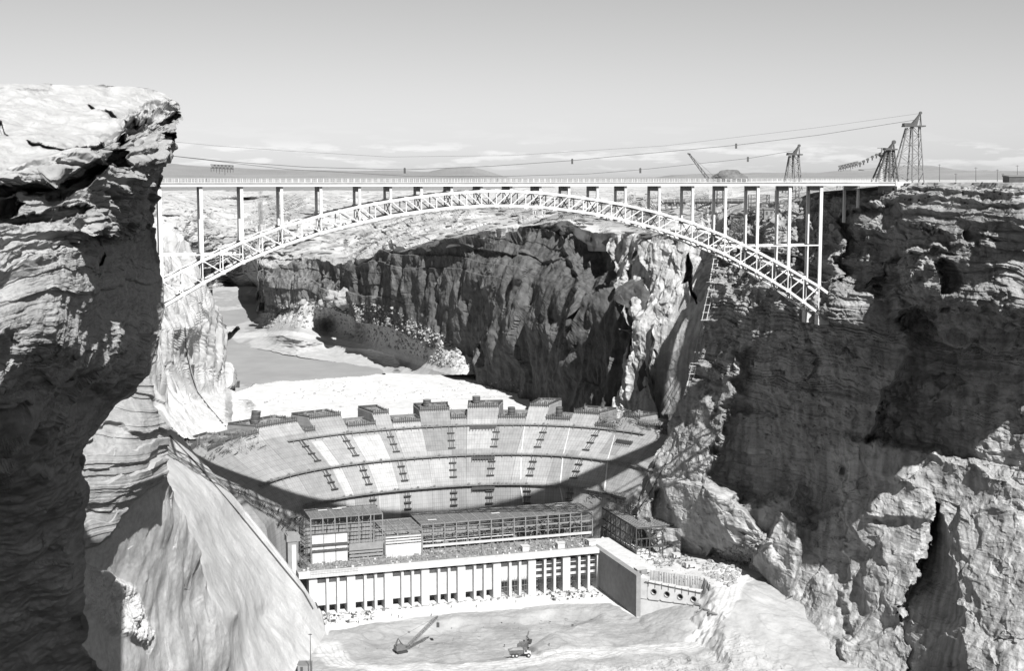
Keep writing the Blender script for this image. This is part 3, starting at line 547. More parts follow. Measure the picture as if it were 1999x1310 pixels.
# ================================================================ BUILDING BLOCKS FOR THINGS
class MB:
    def __init__(s): s.v = []; s.f = []
    def add(s, vs, fs):
        n = len(s.v); s.v += [tuple(map(float, p)) for p in vs]; s.f += [tuple(i + n for i in f) for f in fs]; return s
    def hexa(s, p):          # 8 corners: bottom ring 0-3, top ring 4-7
        return s.add(p, [(0, 3, 2, 1), (4, 5, 6, 7), (0, 1, 5, 4), (1, 2, 6, 5), (2, 3, 7, 6), (3, 0, 4, 7)])
    def box(s, x0, x1, y0, y1, z0, z1, fr=None):
        p = [(x0, y0, z0), (x1, y0, z0), (x1, y1, z0), (x0, y1, z0), (x0, y0, z1), (x1, y0, z1), (x1, y1, z1), (x0, y1, z1)]
        if fr: p = [fr(*q) for q in p]
        return s.hexa(p)
    def bar(s, p, q, w=.3, h=None, up=(0, 0, 1)):
        h = h or w; p = Vector(p); q = Vector(q); d = q - p
        if d.length < 1e-6: return s
        d.normalize(); u = Vector(up)
        if abs(d.dot(u)) > .97: u = Vector((BN[0], BN[1], 0))
        a = d.cross(u).normalized() * w / 2; b = a.cross(d).normalized() * h / 2
        return s.hexa([p - a - b, p + a - b, q + a - b, q - a - b, p - a + b, p + a + b, q + a + b, q - a + b])
    def tube(s, p, q, r, n=8, r2=None, cap=True):
        r2 = r if r2 is None else r2; p = Vector(p); q = Vector(q); d = (q - p).normalized()
        a = d.orthogonal().normalized(); b = d.cross(a); k = len(s.v)
        for c, rr in ((p, r), (q, r2)):
            for i in range(n):
                t = 2 * math.pi * i / n; s.v.append(tuple(c + (a * math.cos(t) + b * math.sin(t)) * rr))
        for i in range(n): j = (i + 1) % n; s.f.append((k + i, k + j, k + n + j, k + n + i))
        if cap: s.f.append(tuple(k + i for i in reversed(range(n)))); s.f.append(tuple(k + n + i for i in range(n)))
        return s
    def line(s, pts, r, n=5):
        for p, q in zip(pts[:-1], pts[1:]): s.tube(p, q, r, n, cap=False)
        return s
    def build(s, name, m, parent=None, loc=None, **kw):
        o3 = Vector(loc) if loc is not None else (Vector(parent['_o']) if parent is not None and '_o' in parent else Vector((0, 0, 0)))
        me = bpy.data.meshes.new(name); me.from_pydata([tuple(Vector(p) - o3) for p in s.v], [], s.f); me.update()
        me.materials.append(m); o = bpy.data.objects.new(name, me); COL.objects.link(o)
        if parent is not None: o.parent = parent
        else: o.location = o3
        return tag(o, **kw) if kw else o
ORIG = {}
def thing(name, label, cat, loc, group=None):
    o = bpy.data.objects.new(name, None); COL.objects.link(o); o.location = loc; o.empty_display_size = 2
    tag(o, label, cat, group); ORIG[o.name] = Vector(loc); return o
def part(mb, name, m, parent, **kw):
    """a child mesh given in world coordinates; sub-parts hang under a part"""
    root = parent
    while root.parent is not None: root = root.parent
    return mb.build(name, m, parent, loc=ORIG[root.name], **kw)
def single(mb, name, m, label, cat, loc, group=None):
    o = mb.build(name, m, None, loc=loc); return tag(o, label, cat, group)

M_WHITE = mat('white_steel', .46, .54, rough=.5, scale=.3)
M_GREYST = mat('grey_steel', .10, .16, rough=.6, scale=.5)
M_PRIMER = mat('primed_steel', .12, .19, rough=.6, scale=.6)
M_DARKST = mat('dark_steel', .035, .06, rough=.6, scale=.5)
M_TIMB = mat('weathered_timber', .10, .2, rough=.9, scale=.8)
M_CONC = mat('concrete', .19, .25, rough=.85, scale=.25, bump=.05, bscale=1.2, stretch=(1, 1, .25), attr=True, streak=.12)
def dam_lines(m):
    t = m.node_tree; b = t.nodes['Principled BSDF']; src = b.inputs['Base Color'].links[0].from_socket
    tcn = t.nodes.new('ShaderNodeTexCoord'); sp = t.nodes.new('ShaderNodeSeparateXYZ'); t.links.new(tcn.outputs['Object'], sp.inputs[0])
    def M(op, a, b_=None, c=None):
        n = t.nodes.new('ShaderNodeMath'); n.operation = op
        for i, v in enumerate((a, b_, c)):
            if v is None: continue
            if isinstance(v, (int, float)): n.inputs[i].default_value = v
            else: t.links.new(v, n.inputs[i])
        return n.outputs[0]
    o3 = Vector(DP(0, -232)); dx = M('ADD', sp.outputs[0], o3.x - DC[0]); dy = M('ADD', sp.outputs[1], o3.y - DC[1])
    an = M('ARCTAN2', dx, dy); v1 = M('LESS_THAN', M('FRACT', M('MULTIPLY', an, 62.0)), .16); v2 = M('LESS_THAN', M('FRACT', M('MULTIPLY', sp.outputs[2], 1 / 2.35)), .1)
    nz = t.nodes.new('ShaderNodeTexNoise'); nz.inputs['Scale'].default_value = .12; t.links.new(tcn.outputs['Object'], nz.inputs['Vector'])
    k = M('SUBTRACT', 1.0, M('MULTIPLY', M('MULTIPLY', M('MAXIMUM', v1, v2), nz.outputs['Fac']), .42))
    mx = t.nodes.new('ShaderNodeVectorMath'); mx.operation = 'SCALE'; t.links.new(src, mx.inputs[0]); t.links.new(k, mx.inputs['Scale']); t.links.new(mx.outputs[0], b.inputs['Base Color'])
M_CONCW = mat('pale_concrete', .36, .44, rough=.8, scale=.3, bump=.03, bscale=1.5, spots=.10, sscale=.25)
M_CONCG = mat('grey_concrete', .15, .21, rough=.85, scale=.3, bump=.03, bscale=1.5)
M_PANEL = mat('wall_panel', .32, .42, rough=.6, scale=.6)
M_ASPH = mat('road_surface', .25, .3, scale=.4)

# ================================================================ ARCH BRIDGE
def BW(t, d, z): return (DECK_C[0] + t * BD[0] + d * BN[0], DECK_C[1] + t * BD[1] + d * BN[1], z)
ZU = curve([(0, -5.0), (6.6, -5.05), (19.8, -5.8), (33, -7.2), (46.3, -9.0), (59.5, -11.3), (75.7, -14.9), (91.9, -19.5), (108.1, -25.5), (124.3, -32.8), (140.5, -40.9), (156.7, -49.7)])
ZL = curve([(0, -11.2), (6.6, -11.3), (19.8, -11.9), (33, -13.4), (46.3, -15.3), (59.5, -18.0), (75.7, -21.9), (91.9, -27.1), (108.1, -33.7), (124.3, -41.9), (140.5, -51.1), (156.7, -62.0)])
half = [6.61 + 13.22 * k for k in range(5)] + [59.49 + 16.2 * k for k in range(1, 7)]
bents = sorted([-t for t in half] + half)
panels = [bents[0]]
for a_, b_ in zip(bents[:-1], bents[1:]): panels += [(a_ + b_) / 2, b_]
fu = lambda t: float(ZU(abs(t))); fl_ = lambda t: float(ZL(abs(t)))
bridge = thing('arch_bridge', 'long white steel deck arch road bridge crossing the canyon from rim to rim', 'bridge', BW(0, 6, -62))
DW = 12.2
mb = MB(); mb.box(-197, 195.2, -1.6, DW + 1.6, -1.55, -1.2, BW); part(mb, 'deck', M_CONCW, bridge)
for d in (-1.2, DW + .6):
    mb = MB(); mb.box(-197, 194.9, d, d + .5, -2.75, -1.56, BW); mb.box(-197, 194.9, d - .25, d + .75, -2.9, -2.75, BW)
    part(mb, 'girder', M_WHITE, bridge)
mb = MB()
for d in (2.2, 6.1, 10): mb.box(-197, 194.9, d, d + .4, -2.7, -1.56, BW)
part(mb, 'stringer', M_GREYST, bridge)
for d in (-1.5, DW + 1.5):
    mb = MB()
    for z in (.35, -.3, -.95): mb.bar(BW(-197, d, z), BW(195, d, z), .07, .07)
    t = -197
    while t < 195: mb.bar(BW(t, d, -1.2), BW(t, d, .4), .14); t += 2.6
    t = -197
    while t < 195: mb.bar(BW(t, d, -1.1), BW(t, d, .3), .03); t += .9
    part(mb, 'railing', M_WHITE, bridge)
for t in bents + [176.0]:
    ends = (fu(t), fu(t)) if abs(t) < 160 else (-13.2, -20.5)
    for d, ze in ((0, ends[0]), (DW, ends[1])):
        if abs(t) < 10: w = .9
        else: w = .95
        mb = MB(); top = -2.9; h = top - ze
        p0, p1 = BW(t, d, ze), BW(t, d, top)
        mb.box(t - w / 2 - h * .006, t + w / 2 + h * .006, d - .45, d + .45, ze, top, BW)
        if h > 12: mb.box(t - w * .62, t + w * .62, d - .52, d + .52, ze + .5, ze + 2.4, BW)
        part(mb, 'column', M_WHITE, bridge)
    mb = MB(); mb.box(t - .4, t + .4, .5, DW - .5, -5.1 if abs(t) > 20 else -4.9, -2.92, BW); part(mb, 'cross_beam', M_GREYST, bridge)
for d in (0, DW):
    for nm, fz, w, h in (('upper_chord', fu, .85, 1.1), ('lower_chord', fl_, .85, 1.1)):
        mb = MB()
        for a_, b_ in zip(panels[:-1], panels[1:]): mb.bar(BW(a_, d, fz(a_)), BW(b_, d, fz(b_)), w, h)
        if nm == 'upper_chord':
            for sg in (-1, 1): mb.bar(BW(sg * 156.7, d, fu(156.7)), BW(sg * 163, d, fu(156.7) - 4.3), 1.0, 1.2)
        part(mb, nm, M_WHITE, bridge)
    mb = MB()
    for i, t in enumerate(panels):
        mb.bar(BW(t, d, fl_(t) + .4), BW(t, d, fu(t) - .4), .42, .45)
        for z in (fu(t), fl_(t)): mb.box(t - .9, t + .9, d - .5, d + .5, z - .75, z + .75, BW)
    for a_, b_ in zip(panels[:-1], panels[1:]):
        if b_ <= .1: mb.bar(BW(a_, d, fu(a_)), BW(b_, d, fl_(b_)), .38, .4)
        else: mb.bar(BW(b_, d, fu(b_)), BW(a_, d, fl_(a_)), .38, .4)
    part(mb, 'truss_web', M_WHITE, bridge)
mb = MB()
for t in panels:
    for z in (fu(t), fl_(t)): mb.bar(BW(t, .5, z), BW(t, DW - .5, z), .45, .5)
    if t in bents: mb.bar(BW(t, .5, fl_(t)), BW(t, DW - .5, fu(t)), .3); mb.bar(BW(t, .5, fu(t)), BW(t, DW - .5, fl_(t)), .3)
for a_, b_ in zip(panels[:-1], panels[1:]):
    for fz in (fu, fl_):
        mb.bar(BW(a_, 0, fz(a_)), BW(b_, DW, fz(b_)), .35); mb.bar(BW(b_, 0, fz(b_)), BW(a_, DW, fz(a_)), .35)
part(mb, 'lateral_bracing', M_GREYST, bridge)
for sg in (-1, 1):
    mb = MB()
    for d in (0, DW):
        mb.bar(BW(sg * 108.1, d, -30.4), BW(sg * 156.7, d, -30.4), .5, .55)
    for t in (124.3, 140.5, 156.7): mb.bar(BW(sg * t, 0, -30.4), BW(sg * t, DW, -30.4), .4)
    part(mb, 'tie_strut', M_WHITE, bridge)
mb = MB()
for a_, b_ in zip(panels[:-1], panels[1:]): mb.bar(BW(a_, 6, fl_(a_) - 1.6), BW(b_, 6, fl_(b_) - 1.6), .9, .15)
part(mb, 'inspection_walk', M_GREYST, bridge)
for sg in (-1, 1):
    for d in (0, DW):
        mb = MB(); t0 = sg * 156.7
        mb.box(min(t0 - sg * .9, t0 + sg * 5), max(t0 - sg * .9, t0 + sg * 5), d - 1.6, d + 1.6, fl_(t0) - 5.5, fl_(t0) - .2, BW); part(mb, 'bearing_block', M_CONCW, bridge)
mb = MB(); mb.box(195.3, 203, -2.2, DW + 2.2, -6.5, -1.0, BW); mb.box(194.6, 195.25, -2, -1.0, -3.2, -.6, BW); part(mb, 'abutment', M_CONCW, bridge)

# ================================================================ DAM
DC = (-26.12, 728.15)
RZ = curve([(-240, 88), (-190, 90), (-180, 91.1), (-164, 102.5), (-149, 120.7), (-120, 149)])
def rface(a, z): return RZ(z) + 13.47 * np.cos(2 * (a - 1.2))
def DP(a, z, off=0.0, r=None):
    q = float(rface(a, z)) + off if r is None else r
    return (DC[0] + q * math.sin(a), DC[1] + q * math.cos(a), z)
def hit(px, py):
    lo_, hi_ = 600., 1000.; a, b = ray(px, py)
    for _ in range(50):
        Y = (lo_ + hi_) / 2; x, z = a * Y, b * Y; an = math.atan2(x - DC[0], Y - DC[1])
        if math.hypot(x - DC[0], Y - DC[1]) < rface(an, z) and Y > 0 or Y < 700: lo_ = Y
        else: hi_ = Y
    return an, float(b * Y)
dam = thing('dam', 'curved concrete arch dam under construction, its block tops at uneven heights', 'dam', DP(0, -232))
blocks = [(352, 398, 868), (398, 440, 866), (440, 474, 850), (474, 508, 842), (508, 592, 820), (593, 616, 835), (617, 676, 806), (676, 735, 824), (735, 765, 800), (765, 822, 817), (822, 879, 794), (879, 912, 810), (912, 971, 788), (972, 1027, 809), (1027, 1065, 786),
          (1065, 1114, 812), (1114, 1160, 800), (1160, 1203, 827), (1203, 1241, 807), (1241, 1285, 826), (1285, 1330, 842)]
rb = random.Random(3)
dam_lines(M_CONC)
angs = []
for i, (x0, x1, yt_) in enumerate(blocks):
    y_ = max(yt_, blocks[i - 1][2]) if i else yt_
    angs.append(hit(x0, y_ + 8)[0])
angs.append(hit(blocks[-1][1], blocks[-1][2] + 8)[0])
BL = []
M_FORM = mat('form_panel', .10, .17, rough=.8, scale=1.2)
for i, (x0, x1, yt_) in enumerate(blocks):
    a0, a1 = angs[i] + .0006, angs[i + 1] - .0006
    zt = hit((x0 + x1) / 2, yt_ + 5)[1]
    BL.append((a0, a1, zt))
    lev = [-232, -225, -215, -205, -198, -192]; z = -189.0
    while z < zt - .8: lev.append(z); z += 2.5
    lev.append(zt); nA = max(3, int((a1 - a0) / .03) + 1)
    V = []; T = []; Fc = []
    light = {0: 1, 1: 1.0, 2: 1.0}
    # grid skin: front face, then back row and top
    for j, z in enumerate(lev):
        for k in range(nA):
            a = a0 + (a1 - a0) * k / (nA - 1); V.append(DP(a, z))
            lift = int((z + 232) // 15)
            T.append(1.0)
    back = 15 + (i % 3) * 3
    nF = len(lev)
    for j in range(nF - 1):
        for k in range(nA - 1): q = j * nA + k; Fc.append((q, q + 1, q + nA + 1, q + nA))
    base = len(V)
    for z in (-232, zt):
        for k in range(nA): a = a0 + (a1 - a0) * k / (nA - 1); V.append(DP(a, z, r=float(rface(a, zt)) + back))
    tp = (nF - 1) * nA
    for k in range(nA - 1):
        Fc.append((tp + k, tp + k + 1, base + nA + k + 1, base + nA + k)); Fc.append((base + k + 1, base + k, base + nA + k, base + nA + k + 1))
    for k, sgn in ((0, 1), (nA - 1, -1)):
        ring = [j * nA + k for j in range(nF)] + [base + nA + k, base + k]
        Fc.append(tuple(ring if sgn < 0 else ring[::-1]))
    me = bpy.data.meshes.new('dam_block'); o3 = ORIG[dam.name]
    me.from_pydata([tuple(Vector(p) - o3) for p in V], [], Fc); me.update()
    at = me.attributes.new('tone', 'FLOAT', 'FACE'); vals = []
    for p in me.polygons:
        z = p.center.z + o3.z; lf = int((z + 237) // 15)
        rr_ = random.Random(i * 131 + lf * 7).random()
        k_ = .84 + .34 * rr_
        if abs(p.normal.z) > .8: k_ = 1.05
        if i in (5, 7) and z < -151: k_ = 1.4
        if i in (10, 11, 13) and z > -164: k_ *= .82
        vals.append(k_)
    at.data.foreach_set('value', vals)
    me.materials.append(M_CONC); o = bpy.data.objects.new('dam_block', me); COL.objects.link(o); o.parent = dam
    # cantilever formwork along the front of the top lift
    fb = MB(); h = 3.4
    def FQ(a, z, off): return DP(a, 0, r=float(rface(a, zt)) + off)[:2] + (z,)
    mm = 10
    aa = [a0 + .004 + (a1 - a0 - .008) * k / mm for k in range(mm + 1)]
    for k in range(mm):
        fb.hexa([FQ(aa[k], zt - 2.6, -.6), FQ(aa[k + 1], zt - 2.6, -.6), FQ(aa[k + 1], zt - 2.6, -.35), FQ(aa[k], zt - 2.6, -.35), FQ(aa[k], zt + 1.1, -.6), FQ(aa[k + 1], zt + 1.1, -.6), FQ(aa[k + 1], zt + 1.1, -.35), FQ(aa[k], zt + 1.1, -.35)])
    form = part(fb, 'formwork', M_FORM, o)
    rbm = MB(); L = (a1 - a0) * float(rface(a0, zt)); nr = max(4, int(L / 1.35))
    for k in range(nr + 1):
        a = a0 + .004 + (a1 - a0 - .008) * k / nr
        rbm.bar(FQ(a, zt - 3.6, -.95), FQ(a, zt + 1.9 + rb.random() * .8, -.8), .42, .55)
        rbm.bar(FQ(a, zt - 3.5, -.9), FQ(a, zt - 2.8, -2.2), .14)
    for k in range(mm):
        for z, w in ((zt - 3.6, .5), (zt + .2, .12), (zt - 1.4, .12)):
            rbm.bar(FQ(aa[k], z, -1.3 if z < zt - 3 else -1.0), FQ(aa[k + 1], z, -1.3 if z < zt - 3 else -1.0), 1.7 if z < zt - 3 else .14, .3 if z < zt - 3 else .14)
        rbm.bar(FQ(aa[k], zt - 2.4, -2.1), FQ(aa[k + 1], zt - 2.4, -2.1), .1)
    part(rbm, 'form_ribs', M_DARKST, o)
    cb = MB()
    for _ in range(int(L * 1.6)):
        a = rb.uniform(a0 + .004, a1 - .004); o_ = rb.uniform(1, back - 2); k_ = rb.random(); p_ = Vector(FQ(a, zt + .05, o_))
        if k_ < .4: d_ = Vector((rb.uniform(-3, 3), rb.uniform(-3, 3), rb.uniform(0, .6))); cb.bar(p_ + Vector((0, 0, .2)), p_ + d_ + Vector((0, 0, .2)), .3)
        elif k_ < .7: cb.box(p_.x, p_.x + rb.uniform(.5, 2.2), p_.y, p_.y + rb.uniform(.5, 2), zt + .003, zt + rb.uniform(.4, 2.2))
        else: cb.bar(p_, p_ + Vector((0, 0, rb.uniform(1, 3.4))), .24)
    part(cb, 'site_equipment', M_GREYST if i % 3 else M_TIMB, o)['kind'] = 'stuff'
    # forms and rails along the sides and back of the top
    sb = MB()
    for a in (a0 + .006, a1 - .006):
        p = [FQ(a, zt + 1.3, q) for q in (0, back * .33, back * .66, back - 1)]
        for u_, w_ in zip(p[:-1], p[1:]): sb.bar(u_, w_, .2, .3); sb.bar((u_[0], u_[1], zt + .5), (w_[0], w_[1], zt + .5), .15, .9)
        for q in np.arange(0, back, 3.0): sb.bar(FQ(a, zt, float(q)), FQ(a, zt + 2.2, float(q)), .15)
    sb.bar(FQ(a0, zt + .8, back - .6), FQ(a1, zt + .8, back - .6), .25, 1.6)
    part(sb, 'side_forms', M_GREYST if i % 2 else M_DARKST, o)

def catwalk(z, aL, aR, name='catwalk'):
    o_ = MB(); n_ = 90; aa = [aL + (aR - aL) * k / n_ for k in range(n_ + 1)]
    for k in range(n_):
        p, q = [DP(a, z, -1.1) for a in (aa[k], aa[k + 1])]; o_.bar(p, q, 2.0, .35)
        for zz in (.55, 1.15):
            o_.bar(*[(lambda w: (w[0], w[1], z + zz))(DP(a, z, -2.0)) for a in (aa[k], aa[k + 1])], .09)
        w = DP(aa[k], z, -2.0); o_.bar(w, (w[0], w[1], z + 1.2), .12)
        if k % 2: o_.bar(DP(aa[k], z - 1.8, -.3), DP(aa[k], z - .2, -2.0), .22)
        if rb.random() < .25: w = DP(aa[k], z, -1.0); o_.box(w[0] - .6, w[0] + .6, w[1] - .5, w[1] + .5, z + .18, z + .6 + rb.random())
    part(o_, name, M_TIMB, dam)
A3 = hit(560, 862)[0]
catwalk(-149.2, A3, hit(1262, 846)[0]); catwalk(-164.2, hit(500, 946)[0], hit(1270, 912)[0]); catwalk(-180.2, hit(590, 990)[0], hit(1225, 970)[0])
joints = [(hit(x, y)[0]) for x, y in ((602, 880), (681, 870), (767, 866), (881, 860), (967, 855), (1056, 857), (1155, 862))]
for a in joints:
    for z0 in (-149.2, -164.2, -180.2):
        if a < -.85 and z0 < -170: continue
        for k in (1, 2, 3):
            z = z0 - 3.7 * k; w_ = 2.2 / float(rface(a, z)); q = MB()
            q.bar(DP(a - w_, z, -.7), DP(a + w_, z, -.7), 1.3, .5)
            for sg in (-1, 1): q.bar(DP(a + sg * w_ * .55, z, -.5), DP(a + sg * w_ * .55, z + 3.6, -.5), .26)
            q.bar(DP(a, z, -1.2), DP(a + w_ * .3, z + 3.4, -.4), .2)
            part(q, 'platform', M_DARKST, dam)
for a0p, a1p, y in ((918, 968, 833), (922, 966, 893), (922, 966, 952), (1205, 1238, 862)):
    aL, aR = hit(a0p, y)[0], hit(a1p, y)[0]; z = hit((a0p + a1p) / 2, y)[1]; q = MB()
    q.bar(DP(aL, z, -1), DP(aR, z, -1), 1.8, 1.6)
    for k in range(9): a = aL + (aR - aL) * k / 8; q.bar(DP(a, z - 1.6, -1.7), DP(a, z + 1.2, -1.9), .25)
    part(q, 'hanging_form', M_DARKST, dam)
# pale drainage chutes down the right hand blocks
for x, y0, x2, y1 in ((1113, 832, 1100, 985), (1200, 850, 1180, 960), (1024, 830, 1022, 985)):
    a, z0 = hit(x, y0); a2, z1 = hit(x2, y1); q = MB()
    for k in range(8):
        f0, f1 = k / 8, (k + 1) / 8; q.bar(DP(a + (a2 - a) * f0, z0 + (z1 - z0) * f0, -.1), DP(a + (a2 - a) * f1, z0 + (z1 - z0) * f1, -.1), .35 + f0 * .7, .3)
    part(q, 'chute', M_CONCW, dam)
# steel shaft sections standing on the block tops
ords = ['first', 'second', 'third', 'fourth', 'fifth', 'sixth']
for n_, (x, yb_, rp, hp, off) in enumerate(((515, 824, 2.6, 7.5, 8), (611, 806, 2.7, 4.8, 14), (838, 790, 2.4, 4.2, 12), (928, 786, 2.4, 4.4, 12), (997, 809, 2.2, 5.5, 3.5), (1089, 811, 2.0, 6.5, 3.5))):
    blk = [b for b, (x0, x1, _) in zip(BL, blocks) if x0 <= x < x1][0]
    a = hit(x, yb_)[0]; z = blk[2]; c = DP(a, 0, r=float(rface(a, z)) + off); lean = (1.0, 0) if n_ == 0 else (0, 0)
    q = MB(); top = (c[0] + lean[0], c[1], z + hp); q.tube((c[0], c[1], z + .02), top, rp, 20)
    t_ = thing('steel_shaft', 'dark round steel shaft section standing on the dam blocks, %s from the left' % ords[n_], 'steel shaft', (c[0], c[1], z), 'steel shafts on the dam crest')
    part(q, 'shell', M_DARKST, t_); q = MB()
    for f in (.3, .65, .97): q.tube((c[0] + lean[0] * f, c[1], z + hp * f - .15), (c[0] + lean[0] * f, c[1], z + hp * f + .15), rp + .15, 20)
    part(q, 'stiffener_ring', M_GREYST, t_)

# ================================================================ POWERHOUSE
def PW(s, d, z): return (PHO[0] + s * PU[0] + d * PN[0], PHO[1] + s * PU[1] + d * PN[1], z)
ZD = -202.8; ZG = -226.0
ph = thing('powerhouse', 'long concrete powerhouse at the dam toe with piers, draft openings and bare steel hall frames', 'powerhouse', PW(68, 10, ZG))
q = MB(); q.box(-15, 151.2, -1.9, 2.6, -205.4, ZD, PW); part(q, 'slab', M_CONCW, ph)
q = MB(); q.box(-15, 151.2, 2.62, 26, -205.2, ZD - .06, PW); part(q, 'deck', M_CONCG, ph)
q = MB(); q.box(-15, 151.2, 9, 60, -232, -205.25, PW); part(q, 'wall', M_CONCG, ph)
bay = [-9.6 + 20 * k for k in range(9)]
for k, s0_ in enumerate(bay):
    if k < 8 or True:
        w = 4.3 if k < 8 else 2.0
        q = MB(); q.box(s0_, s0_ + w, -.4, 9, ZG - 1, -206.6, PW); q.box(s0_ + .25, s0_ + w - .25, -.1, 2.5, -206.6, -205.4, PW); part(q, 'pier', M_CONCW, ph)
    if k == 8: break
    for o_ in (9.0, 14.6):
        if s0_ + o_ > 150: continue
        q = MB(); q.box(s0_ + o_, s0_ + o_ + 1.35, -.4, 9, ZG - 1, -206.4, PW); part(q, 'pier', M_CONCW, ph)
    for a_, b_ in ((4.3, 9.0), (10.35, 14.6), (15.95, 20.0)):
        q = MB(); s1, s2 = s0_ + a_, s0_ + b_
        if k <= 4:
            q.box(s1, s2, 2.2, 3.2, -221.6, -207.6, PW); part(q, 'wall_panel', M_CONCW, ph)
        elif k == 5 or (k == 4 and False):
            q.box(s1, s2, 2.2, 3.2, -217.4, -207.6, PW); part(q, 'wall_panel', M_CONCW, ph)
            q = MB()
            for xx in (s1 + .7, s1 + 2.2, s2 - .6): q.bar(PW(xx, 1, ZG), PW(xx, 1, -215.5), .14)
            for z in (-223.5, -220.5, -217.5): q.bar(PW(s1 + .2, 1, z), PW(s2 - .2, 1, z), .14); q.bar(PW(s1 + .3, .6, z), PW(s2 - .4, 1.6, z), .5, .12)
            part(q, 'scaffold', M_TIMB, ph)
        else:
            for n2, z in enumerate((-208.5, -211.9, -215.3)):
                q = MB(); q.box(s1 + .2, s2 - .3, 2.6, 3.1, z - 2.0, z, PW); part(q, 'wall_panel', M_CONCW, ph)
            q = MB()
            for z in (-210.9, -214.3, -217.8, -220.8): q.box(s1 + .1, s2 - .1, 1.2, 2.5, z - .15, z, PW)
            for xx in (s1 + .5, s2 - .7): q.bar(PW(xx, 1.2, ZG), PW(xx, 1.2, -208.5), .16)
            for z in (-219, -223): q.bar(PW(s1 + .5, 1.2, z - 1.4), PW(s2 - .7, 1.2, z + 1.6), .12)
            part(q, 'scaffold', M_DARKST, ph)
# guard rail on the left end of the slab
q = MB()
for s_ in np.arange(-9, 16, .8): q.bar(PW(s_, -1.95, -205.2), PW(s_, -1.95, -201.9), .1)
for z in (-202, -203.4): q.bar(PW(-9, -1.95, z), PW(16, -1.95, z), .12)
part(q, 'guard_rail', M_GREYST, ph)

def hall(name, s0_, s1_, d0, d1, zt, ns, nd, purl=2.2, gird=(.3, .6), mcol=M_PRIMER):
    fr = MB()
    for i in range(ns + 1):
        s_ = s0_ + (s1_ - s0_) * i / ns
        for d in (d0, d1): fr.bar(PW(s_, d, ZD), PW(s_, d, zt), .55, .55)
        fr.bar(PW(s_, d0, zt), PW(s_, d1, zt), .4, .8); fr.bar(PW(s_, d0, zt - 2.2), PW(s_, d1, zt - 2.2), .25, .3)
        for j in range(8): u0, u1 = d0 + (d1 - d0) * j / 8, d0 + (d1 - d0) * (j + 1) / 8; fr.bar(PW(s_, u0, zt - (2.2 if j % 2 else .2)), PW(s_, u1, zt - (.2 if j % 2 else 2.2)), .18)
        for j in range(1, nd): fr.bar(PW(s_, d0 + (d1 - d0) * j / nd, ZD + 5), PW(s_, d0 + (d1 - d0) * j / nd, ZD), .2)
    for d in (d0, d1):
        for f in (.2, .42, .66, .85, 1):
            z = ZD + (zt - ZD) * f; fr.bar(PW(s0_, d, z), PW(s1_, d, z), .25, .35)
    for i in range(ns):
        if i % 3 == 1:
            a_, b_ = s0_ + (s1_ - s0_) * i / ns, s0_ + (s1_ - s0_) * (i + 1) / ns
            for d in (d0, d1): fr.bar(PW(a_, d, zt - 1), PW(b_, d, ZD + (zt - ZD) * .5), .15); fr.bar(PW(b_, d, zt - 1), PW(a_, d, ZD + (zt - ZD) * .5), .15)
    part(fr, 'steel_frame', mcol, ph)
    rf = MB(); d = d0
    while d <= d1: rf.bar(PW(s0_, d, zt + .5), PW(s1_, d, zt + .5), .3, .25); d += purl
    s_ = s0_
    while s_ <= s1_: rf.bar(PW(s_, d0, zt + .45), PW(s_, d1, zt + .45), .13, .1); s_ += 1.65
    part(rf, 'roof', M_PRIMER, ph)
hall('a', -5.5, 33.2, 16.2, 38, -178.6, 6, 4)
hall('b', 34.5, 55.2, 16.5, 44, -189.2, 3, 4)
hall('c', 56.6, 157.2, 24.5, 50, -188.6, 15, 4)
# loose roof sheets
q = MB()
for s_, d, z in ((1, 30, -178), (9, 31, -178), (12, 33, -178), (62, 30, -188), (100, 34, -188), (140, 40, -188)): q.box(s_, s_ + 5, d, d + 2, z + .2, z + .35, PW)
part(q, 'roof_sheet', M_PANEL, ph)
# cladding on the left hall and the middle hall
q = MB()
for i in range(3):
    a_ = -5.0 + 6.4 * i
    for z0_, z1_ in ((ZD, -196.3), (-195.3, -193.2), (-192.2, -187.5)): q.box(a_, a_ + 6.0, 15.6, 15.9, z0_, z1_, PW)
part(q, 'cladding', M_CONCW, ph)
q = MB(); q.box(-5.2, 14, 15.3, 15.6, -187.2, -186.6, PW); q.box(-5.2, 14, 14.6, 15.55, -193.1, -192.6, PW); q.box(-5.2, 14, 14.6, 15.55, -196.2, -195.6, PW); part(q, 'walkway', M_DARKST, ph)
q = MB()
for z0_, z1_ in ((-202.6, -201.6), (-200.9, -199.6), (-198.9, -197.8)): q.box(14.8, 33.2, 15.3, 15.5, z0_, z1_, PW)
q.box(14.8, 33.2, 15.35, 15.5, -197.3, -193.4, PW); part(q, 'cladding', M_CONCG, ph)
q = MB(); q.box(34.8, 54.4, 15.9, 16.1, ZD, -196.0, PW)
for z0_, z1_ in ((-195.3, -194.5), (-193.8, -193.0), (-192.3, -191.6)): q.box(34.8, 54.4, 15.9, 16.1, z0_, z1_, PW)
part(q, 'cladding', M_CONCW, ph)
